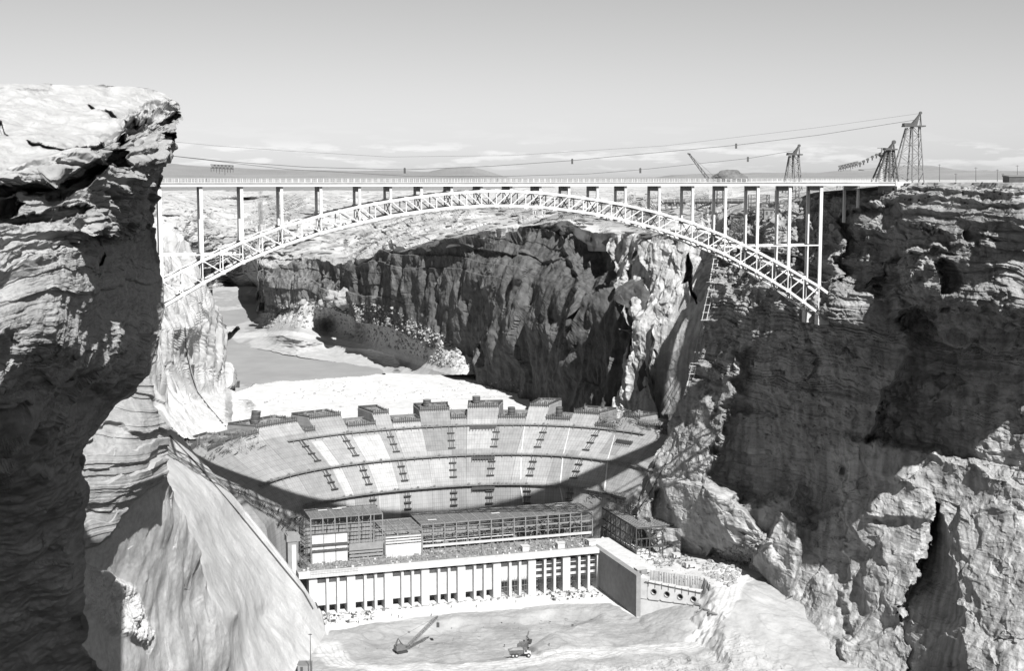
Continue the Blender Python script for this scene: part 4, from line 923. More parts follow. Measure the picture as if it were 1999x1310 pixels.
# inside: gantry rails, unit blocks, back wall
q = MB(); rr2 = random.Random(5)
for s_ in np.arange(58, 156, 4.1):
    h_ = rr2.uniform(1.5, 6); q.box(s_, s_ + rr2.uniform(1.5, 3.6), 28 + rr2.random() * 10, 40, ZD, ZD + h_, PW)
    q.bar(PW(s_, 26 + rr2.random() * 8, ZD), PW(s_ + rr2.uniform(-3, 3), 27 + rr2.random() * 6, ZD + rr2.uniform(3, 9)), .2)
q.box(57, 156.5, 49.2, 49.8, ZD, -195.4, PW); q.box(57, 156.5, 26, 26.6, -194.6, -193.8, PW); q.box(57, 156.5, 46, 46.6, -194.6, -193.8, PW)
q.box(-5, 33, 37.2, 37.8, ZD, -188, PW); q.box(35, 55, 43, 43.6, ZD, -192, PW)
part(q, 'machine_hall_blocks', M_CONCG, ph)
q = MB(); q.box(57, 156.5, 23.9, 24.3, -201.2, -199.9, PW); q.box(57, 110, 24.9, 25.3, -198.6, -198.1, PW); part(q, 'parapet', M_PANEL, ph)
q = MB()
for s_ in np.arange(57, 157, 2.0):
    for z in (-199.5, -196.5, -193): q.bar(PW(s_, 30, z), PW(s_ + rr2.uniform(.5, 4), 30 + rr2.uniform(-2, 4), z + rr2.uniform(-1, 2)), .16)
for z in (-197.5, -195.5, -191.5): q.bar(PW(57, 32, z), PW(157, 32, z), .3, .4)
part(q, 'inner_steelwork', M_DARKST, ph)
for i, s_ in enumerate((110.5, 131, 149.4)):
    q = MB(); q.box(s_ - 2, s_ + 2, 4, 8, ZD, ZD + 2.9, PW); q.box(s_ - 2.3, s_ + 2.3, 3.7, 8.3, ZD + 2.9, ZD + 3.2, PW)
    t_ = part(q, 'hatch_house', M_PANEL, ph)
# concrete tower with a stair at the left end
q = MB(); q.box(-19, -14.2, 8, 15, -213, -184, PW); q.box(-19.6, -12.6, 7.6, 15.4, -187.8, -184.6, PW)
tw = thing('concrete_tower', 'narrow pale concrete tower at the left end of the powerhouse', 'tower', PW(-16, 10, -213))
part(q, 'shaft', M_CONCG, tw); q = MB(); q.box(-17, -14.8, 7.7, 7.95, -206, -189.5, PW); part(q, 'facing', M_CONCW, tw)
q = MB()
for k in range(9):
    z = -206 + 2.2 * k; q.bar(PW(-12.4, 9, z), PW(-8.4, 9, z + 2.2), .3, .25); q.bar(PW(-12.4, 12, z), PW(-8.4, 12, z), .25); q.bar(PW(-8.4, 9, z + 2.2), PW(-12.4, 9, z + 2.2), .15)
for s_ in (-12.4, -8.4):
    for d in (9, 12): q.bar(PW(s_, d, -206), PW(s_, d, -185), .22)
part(q, 'stair', M_DARKST, tw)

# annex frame to the right
an = thing('steel_frame_building', 'bare steel frame building with an open grid roof beside the right canyon wall', 'building', PW(180, 20, -206))
AZ0, AZ1 = -206.0, -190.0
q = MB()
for s_ in (168, 176, 184, 192):
    for d in np.arange(-14, 53, 7.4): q.bar(PW(s_, d, AZ0), PW(s_, d, AZ1), .5) if s_ in (168, 192) or d < -13 or d > 50 else None
for z in (AZ0 + 5, AZ0 + 10, AZ1):
    for s_ in (168, 192): q.bar(PW(s_, -14, z), PW(s_, 53, z), .4, .6)
    for d in (-14, 53): q.bar(PW(168, d, z), PW(192, d, z), .4, .6)
q.bar(PW(176, -14, AZ0 + 9), PW(184, -14, AZ1), .2)
part(q, 'steel_frame', M_DARKST, an)
q = MB()
for s_ in np.arange(168, 192.1, 2.0): q.bar(PW(s_, -14, AZ1 + .6), PW(s_, 53, AZ1 + .6), .32, .35)
for d in np.arange(-14, 53.1, 2.6): q.bar(PW(168, d, AZ1 + .75), PW(192, d, AZ1 + .75), .3, .35)
part(q, 'roof', M_PRIMER, an)
q = MB(); q.box(176, 186, 2, 9, AZ1 + 1.0, AZ1 + 1.2, PW); q.box(172, 184, 36, 47, AZ1 + 1.0, AZ1 + 1.2, PW); q.box(186, 191, 9, 15, AZ1 + 1.0, AZ1 + 1.2, PW); part(q, 'roof_sheet', M_PANEL, an)
q = MB(); q.box(168.3, 168.7, -13, 52, AZ0, AZ0 + 3.6, PW); q.box(190, 191, -10, 50, AZ0, AZ0 + 14, PW); q.box(170, 190, 51, 52, AZ0, AZ0 + 12, PW); part(q, 'inner_wall', M_GREYST, an)
q = MB()
for s_ in np.arange(169, 191, 2.6):
    for d in np.arange(-12, 50, 5): q.bar(PW(s_, d, AZ0), PW(s_ + rr2.uniform(-2, 2), d + rr2.uniform(-2, 2), AZ0 + rr2.uniform(3, 14)), .2)
part(q, 'scaffold', M_DARKST, an)

# wing wall and the block with the four outlets
ww = thing('wing_wall', 'tall grey concrete wing wall running from the powerhouse towards the viewer', 'wall', PW(152, -27, -232))
q = MB(); q.box(151.5, 154, -53.5, 24, -233, -204.2, PW); part(q, 'wall', M_CONCG, ww)
q = MB(); q.box(151.3, 154.6, -53.6, 10, -204.2, -203.7, PW); q.box(151.25, 151.5, -30, -2, -206.3, -204.25, PW); part(q, 'coping', M_CONCG, ww)
q = MB(); q.box(154.02, 168, -40, 24, -207, -204.3, PW); part(q, 'apron', M_CONCW, ww)
p0 = at_z(1249, 1126, -205.5); p1 = at_z(1372, 1148, -207.5)
e0 = Vector((p1.x - p0.x, p1.y - p0.y, 0)); LL = e0.length; e0.normalize(); n0 = Vector((e0.y, -e0.x, 0))
def OW(s_, d, z): v = Vector((p0.x, p0.y, 0)) + e0 * s_ + n0 * d; return (v.x, v.y, z)
ob = thing('outlet_block', 'white concrete block with four round outlet mouths facing the pit', 'outlet block', OW(LL / 2, 0, -230))
q = MB(); q.box(0.1, LL, -4, 0, -232, -217, OW); q.box(0.1, 4.2, -4, .35, -217, -206.2, OW); part(q, 'base', M_CONCW, ob)
top = [(4.2, -209.2), (LL, -211.2)]
q = MB(); N_ = 4; wd = (LL - 5.5) / N_
for i in range(N_):
    c = 4.4 + wd * (i + .5); r0 = 1.45; zc = -212.6 - i * .45
    a0_, a1_ = c - wd / 2, c + wd / 2; zt0 = -208.4 - i * .5; zb = -217
    n_ = 24; ring = [(c + r0 * math.cos(2 * math.pi * k / n_), zc + r0 * math.sin(2 * math.pi * k / n_)) for k in range(n_)]
    outer = []
    for k in range(n_):
        t_ = 2 * math.pi * k / n_; cx_, cz_ = math.cos(t_), math.sin(t_)
        tx = (a1_ - c) / abs(cx_) if abs(cx_) > 1e-6 else 1e9; tz = ((zt0 - zc) if cz_ > 0 else (zc - zb)) / abs(cz_) if abs(cz_) > 1e-6 else 1e9
        m_ = min(tx, tz); outer.append((c + cx_ * m_, zc + cz_ * m_))
    base_ = len(q.v)
    for (x_, z_) in ring: q.v.append(OW(x_, .6, z_))
    for (x_, z_) in outer: q.v.append(OW(x_, .6, z_))
    for (x_, z_) in ring: q.v.append(OW(x_, -3, z_))
    for k in range(n_):
        j = (k + 1) % n_; q.f.append((base_ + k, base_ + n_ + k, base_ + n_ + j, base_ + j)); q.f.append((base_ + k, base_ + j, base_ + 2 * n_ + j, base_ + 2 * n_ + k))
    q.hexa([OW(a0_, -4, zt0), OW(a1_, -4, zt0), OW(a1_, .6, zt0), OW(a0_, .6, zt0), OW(a0_, -4, zt0 + .3), OW(a1_, -4, zt0 + .3), OW(a1_, .6, zt0 + .3), OW(a0_, .6, zt0 + .3)])
part(q, 'face', M_CONCW, ob)
for i in range(N_):
    c = 4.4 + wd * (i + .5); zc = -212.6 - i * .45; q = MB(); q.tube(OW(c, -2.9, zc), OW(c, -2.6, zc), 1.6, 20); part(q, 'outlet_plug', M_DARKST, ob)
    q = MB(); n_ = 24
    for k in range(n_): 
        t0_, t1_ = 2 * math.pi * k / n_, 2 * math.pi * (k + 1) / n_
        q.bar(OW(c + 1.5 * math.cos(t0_), .7, zc + 1.5 * math.sin(t0_)), OW(c + 1.5 * math.cos(t1_), .7, zc + 1.5 * math.sin(t1_)), .3, .3)
    part(q, 'outlet_ring', M_GREYST, ob)
q = MB(); q.bar(OW(3, .9, -207.6), OW(LL + 1, .9, -210.4), .25, .3)
for i in range(8): q.bar(OW(5 + i * (LL - 5) / 8, .9, -210 - i * .3), OW(5 + i * (LL - 5) / 8, .9, -206.7 - i * .35), .2)
part(q, 'hand_rail', M_DARKST, ob)
# ================================================================ THINGS ON THE LAND
bpy.context.view_layer.update()
_dg = bpy.context.evaluated_depsgraph_get()
def land(px, py):
    """point of the ground seen at this place in the photograph"""
    a, b = ray(px, py); d = Vector((float(a), 1, float(b))).normalized(); o_ = Vector((0, 0, 0)) + d * 4
    for _ in range(12):
        h = scene.ray_cast(_dg, o_, d)
        if not h[0]: return None
        if h[4].get('kind') == 'structure': return h[1]
        o_ = h[1] + d * .3
    return None
def down(x, y, z0=60.):
    o_ = Vector((x, y, z0))
    for _ in range(12):
        h = scene.ray_cast(_dg, o_, Vector((0, 0, -1)))
        if not h[0]: return None
        if h[4].get('kind') == 'structure': return h[1]
        o_ = h[1] - Vector((0, 0, .3))
    return None
RG = random.Random(21)
M_CONCRUST = mat('dull_machine_paint', .08, .13, rough=.6, scale=.8)
M_RUBBER = mat('tyre_rubber', .025, .04, rough=.9)
M_LIGHTP = mat('light_paint', .32, .42, rough=.6, scale=.8)
M_SCRUB = mat('scrub_leaves', .035, .07, rough=.9, scale=.5)
M_ROCKB = mat('loose_rock', .17, .28, rough=.95, scale=.4, bump=.3, bscale=1.0)

# ---------------- cableway towers
def lattice(mb, a0, a1, b0, b1, n, w):
    """zigzag between two chords"""
    a0, a1, b0, b1 = map(Vector, (a0, a1, b0, b1))
    for i in range(n):
        f0, f1 = i / n, (i + 1) / n
        p, q = a0.lerp(a1, f0), b0.lerp(b1, f1); r = a0.lerp(a1, f1); s = b0.lerp(b1, f0)
        if i % 2: mb.bar(p, q, w)
        else: mb.bar(s, r, w)
        mb.bar(r, q, w)
def cable_tower(label, px, py, Y, apx, apy, lpx, w=.9, dark=M_GREYST, dpt=7):
    base = at_y(px, py, Y); apex = at_y(apx, apy, Y); left = at_y(lpx, py, Y); H = apex.z - base.z
    t = thing('cableway_tower', label, 'cableway tower', base, 'cableway towers on the far rim')
    rx = base.x; ax = apex.x; mid = base.x - (base.x - left.x) * .40
    hx = ax - H * .09; hz = base.z + H * .80
    for sg in (-1, 1):
        y = Y + sg * dpt
        for nm, x0, x1, z1, ww in (('leg', rx, ax - H * .01, hz, w * .7), ('leg', mid, ax - H * .12, hz, w), ('back_leg', left.x, ax - H * .2, hz - H * .02, w)):
            q = MB(); q.bar((x0, y, base.z - 2), (x1, Y + sg * dpt * .35, z1), ww, ww); part(q, nm, dark, t)
    q = MB(); y0, y1 = Y - dpt, Y - dpt * .35; n = 6
    for sg in (-1, 1):
        ya, yb = Y + sg * dpt, Y + sg * dpt * .35
        lattice(q, (rx, ya, base.z), (ax - H * .01, yb, hz), (mid, ya, base.z), (ax - H * .12, yb, hz), n, w * .45)
        lattice(q, (left.x, ya, base.z), (ax - H * .2, yb, hz), (mid, ya, base.z), (ax - H * .12, yb, hz), n, w * .4)
    lattice(q, (rx, Y - dpt, base.z), (ax, Y - dpt * .35, hz), (rx, Y + dpt, base.z), (ax, Y + dpt * .35, hz), n, w * .4)
    part(q, 'bracing', dark, t)
    q = MB(); q.box(ax - H * .25, ax + H * .06, Y - dpt * .7, Y + dpt * .7, hz - .2, hz + .8); q.box(ax - H * .25, ax - H * .13, Y - dpt * .5, Y + dpt * .5, hz + .8, hz + H * .05); part(q, 'platform', M_DARKST, t)
    q = MB()
    for sg in (-1, 1):
        y = Y + sg * dpt * .3; q.bar((ax - H * .15, y, hz), (ax, Y, apex.z), w * 1.6, w); q.bar((ax + H * .01, y, hz), (ax, Y, apex.z), w * .5)
    q.hexa([(ax - H * .16, Y - 1.2, hz + .8), (ax - H * .05, Y - 1.2, hz + .8), (ax - H * .05, Y + 1.2, hz + .8), (ax - H * .16, Y + 1.2, hz + .8), (ax - H * .045, Y - .8, apex.z - H * .05), (ax - H * .01, Y - .8, apex.z - H * .03), (ax - H * .01, Y + .8, apex.z - H * .03), (ax - H * .045, Y + .8, apex.z - H * .05)])
    part(q, 'head_frame', M_DARKST, t)
    q = MB(); q.tube((ax, Y - .8, apex.z), (ax, Y + .8, apex.z), w * 1.3, 12); part(q, 'sheave', M_DARKST, t)
    return Vector((ax, Y, apex.z))
h1 = cable_tower('tallest steel lattice cableway tower, right of the bridge end', 1799, 353, 1100, 1797, 220, 1742, .9)
h2 = cable_tower('dark squat cableway tower just left of the tallest one', 1750, 353, 930, 1745, 277, 1704, 1.0, M_DARKST, 6)
h3 = cable_tower('lone cableway tower rising behind the bridge deck, far left of the other two', 1564, 375, 1120, 1560, 284, 1530, .9)
# ---------------- cables and carriers
def cable(label, pts, r=.16):
    q = MB(); P = [at_y(*p) for p in pts]; fine = []
    for i in range(len(P) - 1):
        for k in range(4): fine.append(P[i].lerp(P[i + 1], k / 4))
    fine.append(P[-1]); q.line(fine, r, 5)
    return single(q, 'cable', M_DARKST, label, 'cable', P[0], 'cableway ropes')
cA = [(1797, 232, 1100), (1600, 263, 1085), (1437, 283, 1070), (1200, 305, 1045), (1117, 313, 1040), (960, 324, 1020), (790, 331, 1000), (600, 326, 960), (430, 314, 930), (300, 300, 900), (60, 268, 860)]
cB = [(1560, 292, 1120), (1460, 309, 1100), (1250, 331, 1070), (1150, 339, 1060), (980, 344, 1040), (790, 343, 1010), (560, 330, 980), (300, 300, 930), (60, 262, 880)]
cC = [(1795, 221, 1102), (1600, 248, 1100), (1300, 284, 1100), (1000, 303, 1080), (760, 306, 1050), (560, 294, 1020), (420, 284, 1000), (60, 250, 950)]
cable('upper slack wire leaving the top of the tallest cableway tower', cC, .09)
cable('main cableway rope carrying three hanging blocks, from the tallest tower', cA, .17)
cable('lower cableway rope with two hanging blocks, from the lone tower', cB, .15)
for lab, (px, py, Y) in (('hanging cable block nearest the tall towers on the main rope', (1437, 283, 1070)), ('hanging cable block in the middle of the main rope', (1117, 313, 1040)), ('hanging cable block furthest left on the main rope', (790, 331, 1000)), ('hanging cable block near the lone tower on the lower rope', (1460, 309, 1100)), ('hanging cable block over the bridge middle on the lower rope', (1250, 331, 1070))):
    p = at_y(px, py, Y); t = thing('cable_block', lab, 'pulley block', p, 'blocks hanging on the ropes')
    q = MB(); q.tube((p.x, p.y - .4, p.z + .6), (p.x, p.y + .4, p.z + .6), .8, 12); part(q, 'sheave', M_DARKST, t)
    q = MB(); q.box(p.x - .7, p.x + .7, p.y - .5, p.y + .5, p.z - 2.6, p.z + .2); part(q, 'block', M_DARKST, t)
def carrier(label, p0, p1, Y, hang):
    a, b = at_y(*p0, Y), at_y(*p1, Y); t = thing('hanging_gangway', label, 'hanging gangway', a, 'gangways hanging on the ropes')
    q = MB(); up = Vector((0, 0, 2.6))
    for dy in (-1.5, 1.5):
        o_ = Vector((0, dy, 0)); q.bar(a + o_, b + o_, .4); q.bar(a + o_ + up, b + o_ + up, .35); lattice(q, a + o_, b + o_, a + o_ + up, b + o_ + up, 12, .22)
    part(q, 'truss', M_DARKST, t); q = MB()
    for k in range(9): c = a.lerp(b, k / 8); q.bar(c, c - Vector((0, 0, hang * RG.uniform(.4, 1))), .3)
    part(q, 'hanger', M_DARKST, t)
carrier('lattice gangway hanging from the string of saddles left of the squat tower', (1637, 331), (1674, 322), 1000, 2.0)
carrier('small dark gangway hanging in the sky above the left end of the bridge', (412, 328), (455, 330), 980, 5.0)
sad = [(1679, 319), (1686, 315), (1694, 311), (1703, 306), (1711, 302)]
for i, (x, y) in enumerate(sad):
    p = at_y(x, y, 985); q = MB(); q.tube(p + Vector((0, -.5, 0)), p + Vector((0, .5, 0)), 1.0, 8); q.bar(p, p - Vector((0, 0, 2.4)), .7)
    single(q, 'cable_saddle', M_DARKST, 'small dark saddle, %s one up from the lattice gangway on its string' % ords[i], 'cable saddle', p, 'string of cable saddles')
cable('short sloping rope that carries the string of saddles up to the mast', [(1637, 327, 985), (1674, 318, 985), (1694, 309, 985), (1719, 297, 985), (1745, 284, 932)], .12)
# mast with round tank
p = at_y(1719, 353, 985); q = MB(); q.tube(p, p + Vector((0, 0, 17)), 1.5, 12, 1.0)
t = thing('mast', 'pale tapered mast with a round dark head between the gangway and the squat tower', 'mast', p); part(q, 'shaft', M_LIGHTP, t)
q = MB(); q.tube(p + Vector((0, 0, 17)), p + Vector((0, 0, 18.3)), 1.6, 12, 2.4); q.tube(p + Vector((0, 0, 18.3)), p + Vector((0, 0, 19.8)), 2.4, 12, 1.4); q.bar(p + Vector((-3, 0, 23)), p + Vector((3, 0, 23)), .4); q.bar(p + Vector((0, 0, 19)), p + Vector((0, 0, 23)), .4); part(q, 'head', M_DARKST, t)

# ---------------- derrick crane, tanks and sheds of the construction yard
def at_land(px, py, fallbackY=1000):
    p = land(px, py); return p if p is not None else at_y(px, py, fallbackY)
a = at_y(1384, 352, 1080); b = at_y(1345, 300, 1080)
t = thing('boom_crane', 'crane boom leaning left above the bridge deck, left of the lone cableway tower', 'crane', a)
q = MB(); off = Vector((.9, 0, .7))
for dy in (-.8, .8):
    o_ = Vector((0, dy, 0)); q.bar(a + o_ + off, b + o_ + off * .4, .32); q.bar(a + o_ - off, b + o_ - off * .4, .32); lattice(q, a + o_ + off, b + o_ + off * .4, a + o_ - off, b + o_ - off * .4, 12, .2)
part(q, 'boom', M_DARKST, t)
q = MB(); q.box(a.x - 1.2, a.x + 3.5, a.y - 2, a.y + 2, a.z - 4, a.z + 1.2); part(q, 'cab', M_CONCRUST, t)
q = MB(); q.line([b, a + Vector((3, 0, 4)), a + Vector((4, 0, 0))], .1); q.bar(a + Vector((1, 0, 1)), a + Vector((3, 0, 4)), .3); part(q, 'back_stay', M_DARKST, t)
q = MB(); q.bar(b + Vector((-1.2, 0, .3)), b + Vector((1.2, 0, -.3)), 1.0); part(q, 'boom_head', M_DARKST, t)
for i, (x0, x1, y, lab) in enumerate(((1296, 1316, 393.5, 'short dark steel pipe lying left of its twin beyond the arch'), (1319, 1338, 393.5, 'short dark steel pipe lying right of its twin beyond the arch'), (1356, 1382, 393, 'left piece of the long row of dark pipes in the yard'), (1383, 1411, 393, 'middle piece of the long row of dark pipes in the yard'), (1415, 1452, 392.5, 'right piece of the long row of dark pipes in the yard'))):
    g_ = at_land((x0 + x1) / 2, 401, 1050); Y = min(g_.y - 2, 1250); a, b = at_y(x0, y, Y), at_y(x1, y, Y); r = 4.8 * Y / F_PX
    zb = a.z - r
    t = thing('steel_pipe', lab, 'pipe', a, 'large steel pipes in the yard'); q = MB(); q.tube(a, b, r, 20, cap=False); q.tube(a, b, r * .93, 20, cap=False); part(q, 'shell', M_DARKST, t)
    for f in (.02, .35, .68, .98):
        q = MB(); c = a.lerp(b, f); dd_ = (b - a).normalized() * .25; q.tube(c - dd_, c + dd_, r * 1.04, 20); part(q, 'ring', M_GREYST, t)
    for f in (.2, .8):
        q = MB(); c = a.lerp(b, f); q.box(c.x - .5, c.x + .5, c.y - r, c.y + r, c.z - r - 4, c.z - r * .8); part(q, 'cradle', M_TIMB, t)
def frame_tower(name, label, cat, px0, px1, pyb, pyt, nl, m=M_DARKST, w=.35, dep=None, Yf=None, grp=None):
    g_ = at_land((px0 + px1) / 2, pyb); Y = Yf or g_.y; a = at_y(px0, pyb, Y); b = at_y(px1, pyt, Y); dep = dep or (b.x - a.x) * .8
    t = thing(name, label, cat, a, grp)
    for x in (a.x, b.x):
        for y in (Y, Y + dep): q = MB(); q.bar((x, y, a.z - 3), (x, y, b.z), w); part(q, 'post', m, t)
    q = MB()
    for i in range(nl + 1):
        z = a.z + (b.z - a.z) * i / nl
        q.bar((a.x, Y, z), (b.x, Y, z), w * .8); q.bar((a.x, Y + dep, z), (b.x, Y + dep, z), w * .8); q.bar((a.x, Y, z), (a.x, Y + dep, z), w * .8); q.bar((b.x, Y, z), (b.x, Y + dep, z), w * .8)
        if i < nl:
            z2 = a.z + (b.z - a.z) * (i + 1) / nl; q.bar((a.x, Y, z), (b.x, Y, z2), w * .6); q.bar((b.x, Y, z), (a.x, Y, z2), w * .6); q.bar((b.x, Y, z), (b.x, Y + dep, z2), w * .6)
    part(q, 'braces', m, t); return t
frame_tower('scaffold_tower', 'dark braced scaffold tower standing on the slope behind the arch', 'scaffold tower', 1427, 1449, 462, 422, 5)
frame_tower('trestle', 'low braced trestle under the lone cableway tower', 'trestle', 1519, 1560, 398, 372, 2)
frame_tower('trestle', 'thin open trestle on the rim left of the bridge abutment', 'trestle', 1606, 1640, 398, 362, 3, w=.22)
frame_tower('batch_plant', 'dark framed plant tower among the yard sheds', 'plant tower', 1400, 1412, 402, 372, 4)
frame_tower('batch_plant', 'dark squat framed plant left of the trestle', 'plant tower', 1466, 1502, 404, 380, 3)
frame_tower('staging', 'light open staging frame near the rim left of the long columns', 'staging', 1648, 1672, 384, 364, 3, w=.18)
def shed(label, px0, px1, pyb, pyt, m=M_CONCG, roof=M_GREYST, grp='yard sheds', Yf=None, name='site_shed', doors=2):
    g_ = at_land((px0 + px1) / 2, pyb); Y = Yf or g_.y; a = at_y(px0, pyb, Y); b = at_y(px1, pyt, Y); D_ = (b.x - a.x) * .7
    t = thing(name, label, 'shed', a, grp)
    q = MB(); q.box(a.x, b.x, Y, Y + D_, a.z - 2.5, b.z); part(q, 'walls', m, t)
    q = MB(); e = .35; q.hexa([(a.x - e, Y - e, b.z + .003), (b.x + e, Y - e, b.z + .003), (b.x + e, Y + D_ + e, b.z + .003), (a.x - e, Y + D_ + e, b.z + .003), (a.x - e, Y - e, b.z + .3), (b.x + e, Y - e, b.z + .3), (b.x + e, Y + D_ + e, b.z + .9), (a.x - e, Y + D_ + e, b.z + .9)]); part(q, 'roof', roof, t)
    for k in range(doors):
        x = a.x + (b.x - a.x) * (k + .5) / doors; q = MB(); q.box(x - .6, x + .6, Y - .06, Y - .003, a.z + .2, a.z + (b.z - a.z) * .7); part(q, 'door', M_DARKST, t)
shed('grey box shed, left one of the pair below the framed plant', 1476, 1489, 420, 409, M_GREYST)
shed('pale box shed, right one of the pair below the framed plant', 1492, 1511, 420, 409, M_CONCG)
shed('small pale hut, left one of the pair on the rim above the dark wall', 1040, 1046, 418, 409, M_LIGHTP, M_LIGHTP, doors=1)
shed('small pale hut, right one of the pair on the rim above the dark wall', 1058, 1065, 418, 409, M_LIGHTP, M_LIGHTP, doors=1)
shed('dark hut on the white bench by the river, left of the cofferdam', 454, 466, 757, 747, M_DARKST, M_DARKST, doors=1)
shed('flat roofed dark house on the right rim at the picture edge', 1970, 2020, 353, 345, M_DARKST, M_GREYST, None, 640, 'rim_house', 3)
shed('tiny dark box perched on the pale left canyon wall', 371, 378, 722, 715, M_DARKST, M_DARKST, doors=1)
for i, (x, yt_) in enumerate(((1834, 320), (1866, 338), (1905, 326), (1947, 330), (1986, 322), (1958, 338))):
    p = at_y(x, 354, 780); q = MB(); top = at_y(x, yt_, 780); t = thing('utility_pole', 'thin utility pole on the right skyline, %s one right of the tallest tower' % ords[i], 'pole', p, 'poles on the right rim')
    q.tube(p, top, .16, 6, .11); part(q, 'pole', M_DARKST, t); q = MB(); q.bar(top + Vector((-.9, 0, -.5)), top + Vector((.9, 0, -.5)), .15); part(q, 'crossarm', M_DARKST, t)
# rocky knob in the yard
def rock(name, label, c, rx, ry, rz, seed, m=M_ROCKB, grp=None, cat='boulder', flat=False):
    bm = bmesh.new(); bmesh.ops.create_icosphere(bm, subdivisions=4 if rx > 6 else 3, radius=1)
    co = np.array([v.co[:] for v in bm.verts]); n = fbm(co[:, 0] * 1.3 + seed, co[:, 1] * 1.3, co[:, 2] * 1.3, 4, seed); n2 = ledges(co[:, 2] * 1.0 + .1 * n, .28, seed)
    for v, k, k2 in zip(bm.verts, n, n2):
        s_ = 1 + .28 * k + .10 * k2; v.co = Vector((v.co.x * rx * s_, v.co.y * ry * s_, v.co.z * rz * s_))
    me = bpy.data.meshes.new(name); bm.to_mesh(me); bm.free(); me.materials.append(m); o = bpy.data.objects.new(name, me); COL.objects.link(o); o.location = c
    return tag(o, label, cat, grp)
c = at_y(1428, 349, 1150); rock('rock_outcrop', 'dark layered rock outcrop on the skyline right of the crane boom', c, 14, 9, 6.5, 4, mat('dark_outcrop', .06, .14, scale=.3), cat='rock')
for i, (x, y, r, lab) in enumerate(((676, 588, 13, 'huge rounded boulder high on the rubble bank, right half of the split pair'), (656, 584, 11, 'huge rounded boulder high on the rubble bank, left half of the split pair'), (592, 590, 5, 'boulder on the rubble bank nearest the square cliff tower'), (628, 592, 6, 'pale boulder on the rubble bank left of the split pair'), (700, 632, 4.5, 'boulder low on the rubble bank below the split pair'), (762, 625, 5, 'boulder on the rubble bank against the dark wall'), (830, 668, 5, 'boulder near the lower right end of the rubble bank'))):
    p = land(x, y + 4) 
    if p: rock('boulder', lab, p + Vector((0, 0, r * .3)), r, r * .9, r * 1.0, 20 + i, M_ROCKB, 'boulders on the rubble bank')

def scatter(name, label_kind, polys, n, smin, smax, m, seed, z=0, flat=.7, wide=1.0):
    rg = random.Random(seed); q = MB(); k = 0; tries = 0
    A = [np.array(p) for p in polys]
    while k < n and tries < n * 6:
        tries += 1; p = rg.choice(polys); xs_ = [v[0] for v in p]; ys_ = [v[1] for v in p]
        px, py = rg.uniform(min(xs_), max(xs_)), rg.uniform(min(ys_), max(ys_))
        if not inpoly(np.array([px]), np.array([py]), p)[0]: continue
        g_ = land(px, py)
        if g_ is None or g_.y < 400: continue
        s = smin * (smax / smin) ** (rg.random() ** 2) ; k += 1
        pts = []
        for zz, rr in ((-.3, .8), (.35, 1.0), (1.0, .55)):
            for j in range(5):
                t_ = 2 * math.pi * j / 5 + rg.random(); u_ = rr * s * rg.uniform(.6, 1.1); pts.append((g_.x + u_ * wide * math.cos(t_), g_.y + u_ * math.sin(t_), g_.z + zz * s * flat * rg.uniform(.8, 1.2)))
        fs = [(j, (j + 1) % 5, 5 + (j + 1) % 5, 5 + j) for j in range(5)] + [(5 + j, 5 + (j + 1) % 5, 10 + (j + 1) % 5, 10 + j) for j in range(5)] + [(10, 11, 12, 13, 14)]
        q.add(pts, fs)
    o_ = q.build(name, m); o_['kind'] = 'stuff'; tag(o_, label_kind[0], label_kind[1]); return o_
scatter('desert_scrub', ('dark low desert bushes dotted over the pale plateau', 'scrub'), [[(300, 375), (1300, 372), (1380, 470), (1180, 460), (1000, 446), (760, 484), (520, 515), (430, 560), (320, 430)]], 620, .8, 4.2, M_SCRUB, 3, flat=.4, wide=2.4)
scatter('desert_scrub', ('dark low desert bushes on the right rim above the cliff', 'scrub'), [[(1750, 358), (1999, 356), (1999, 420), (1850, 410), (1700, 385)], [(1380, 430), (1600, 400), (1600, 520), (1450, 520)]], 260, .35, 1.4, M_SCRUB, 5)
scatter('rubble', ('loose broken rock covering the bank at the foot of the dark wall', 'rubble'), [[(520, 600), (640, 585), (760, 598), (880, 665), (930, 722), (850, 712), (740, 672), (600, 640), (510, 640)]], 1300, .8, 3.0, M_ROCKB, 4)
scatter('rubble', ('small stones scattered on the white cofferdam top', 'rubble'), [[(480, 790), (640, 745), (1000, 740), (1030, 775), (700, 785)]], 200, .5, 1.5, M_ROCKB, 6)
scatter('rubble', ('heap of broken rock between the tilted slabs and the floor', 'rubble'), [[(1362, 1118), (1400, 1075), (1460, 1062), (1500, 1030), (1495, 1050), (1430, 1148), (1385, 1130)]], 500, .5, 2.2, M_ROCKB, 7)
scatter('rubble', ('loose stones along the lower edge of the excavation', 'rubble'), [[(1150, 1290), (1330, 1270), (1440, 1220), (1470, 1309), (1150, 1309)], [(640, 1250), (1200, 1210), (1200, 1290), (660, 1305)], [(1250, 1130), (1330, 1110), (1400, 1140)]], 420, .15, .6, M_ROCKB, 8)
scatter('rubble', ('boulders and ledge debris on the slope under the right end of the bridge', 'rubble'), [[(1400, 440), (1600, 410), (1640, 450), (1540, 560), (1420, 560)]], 160, .8, 4.0, M_ROCKB, 9)

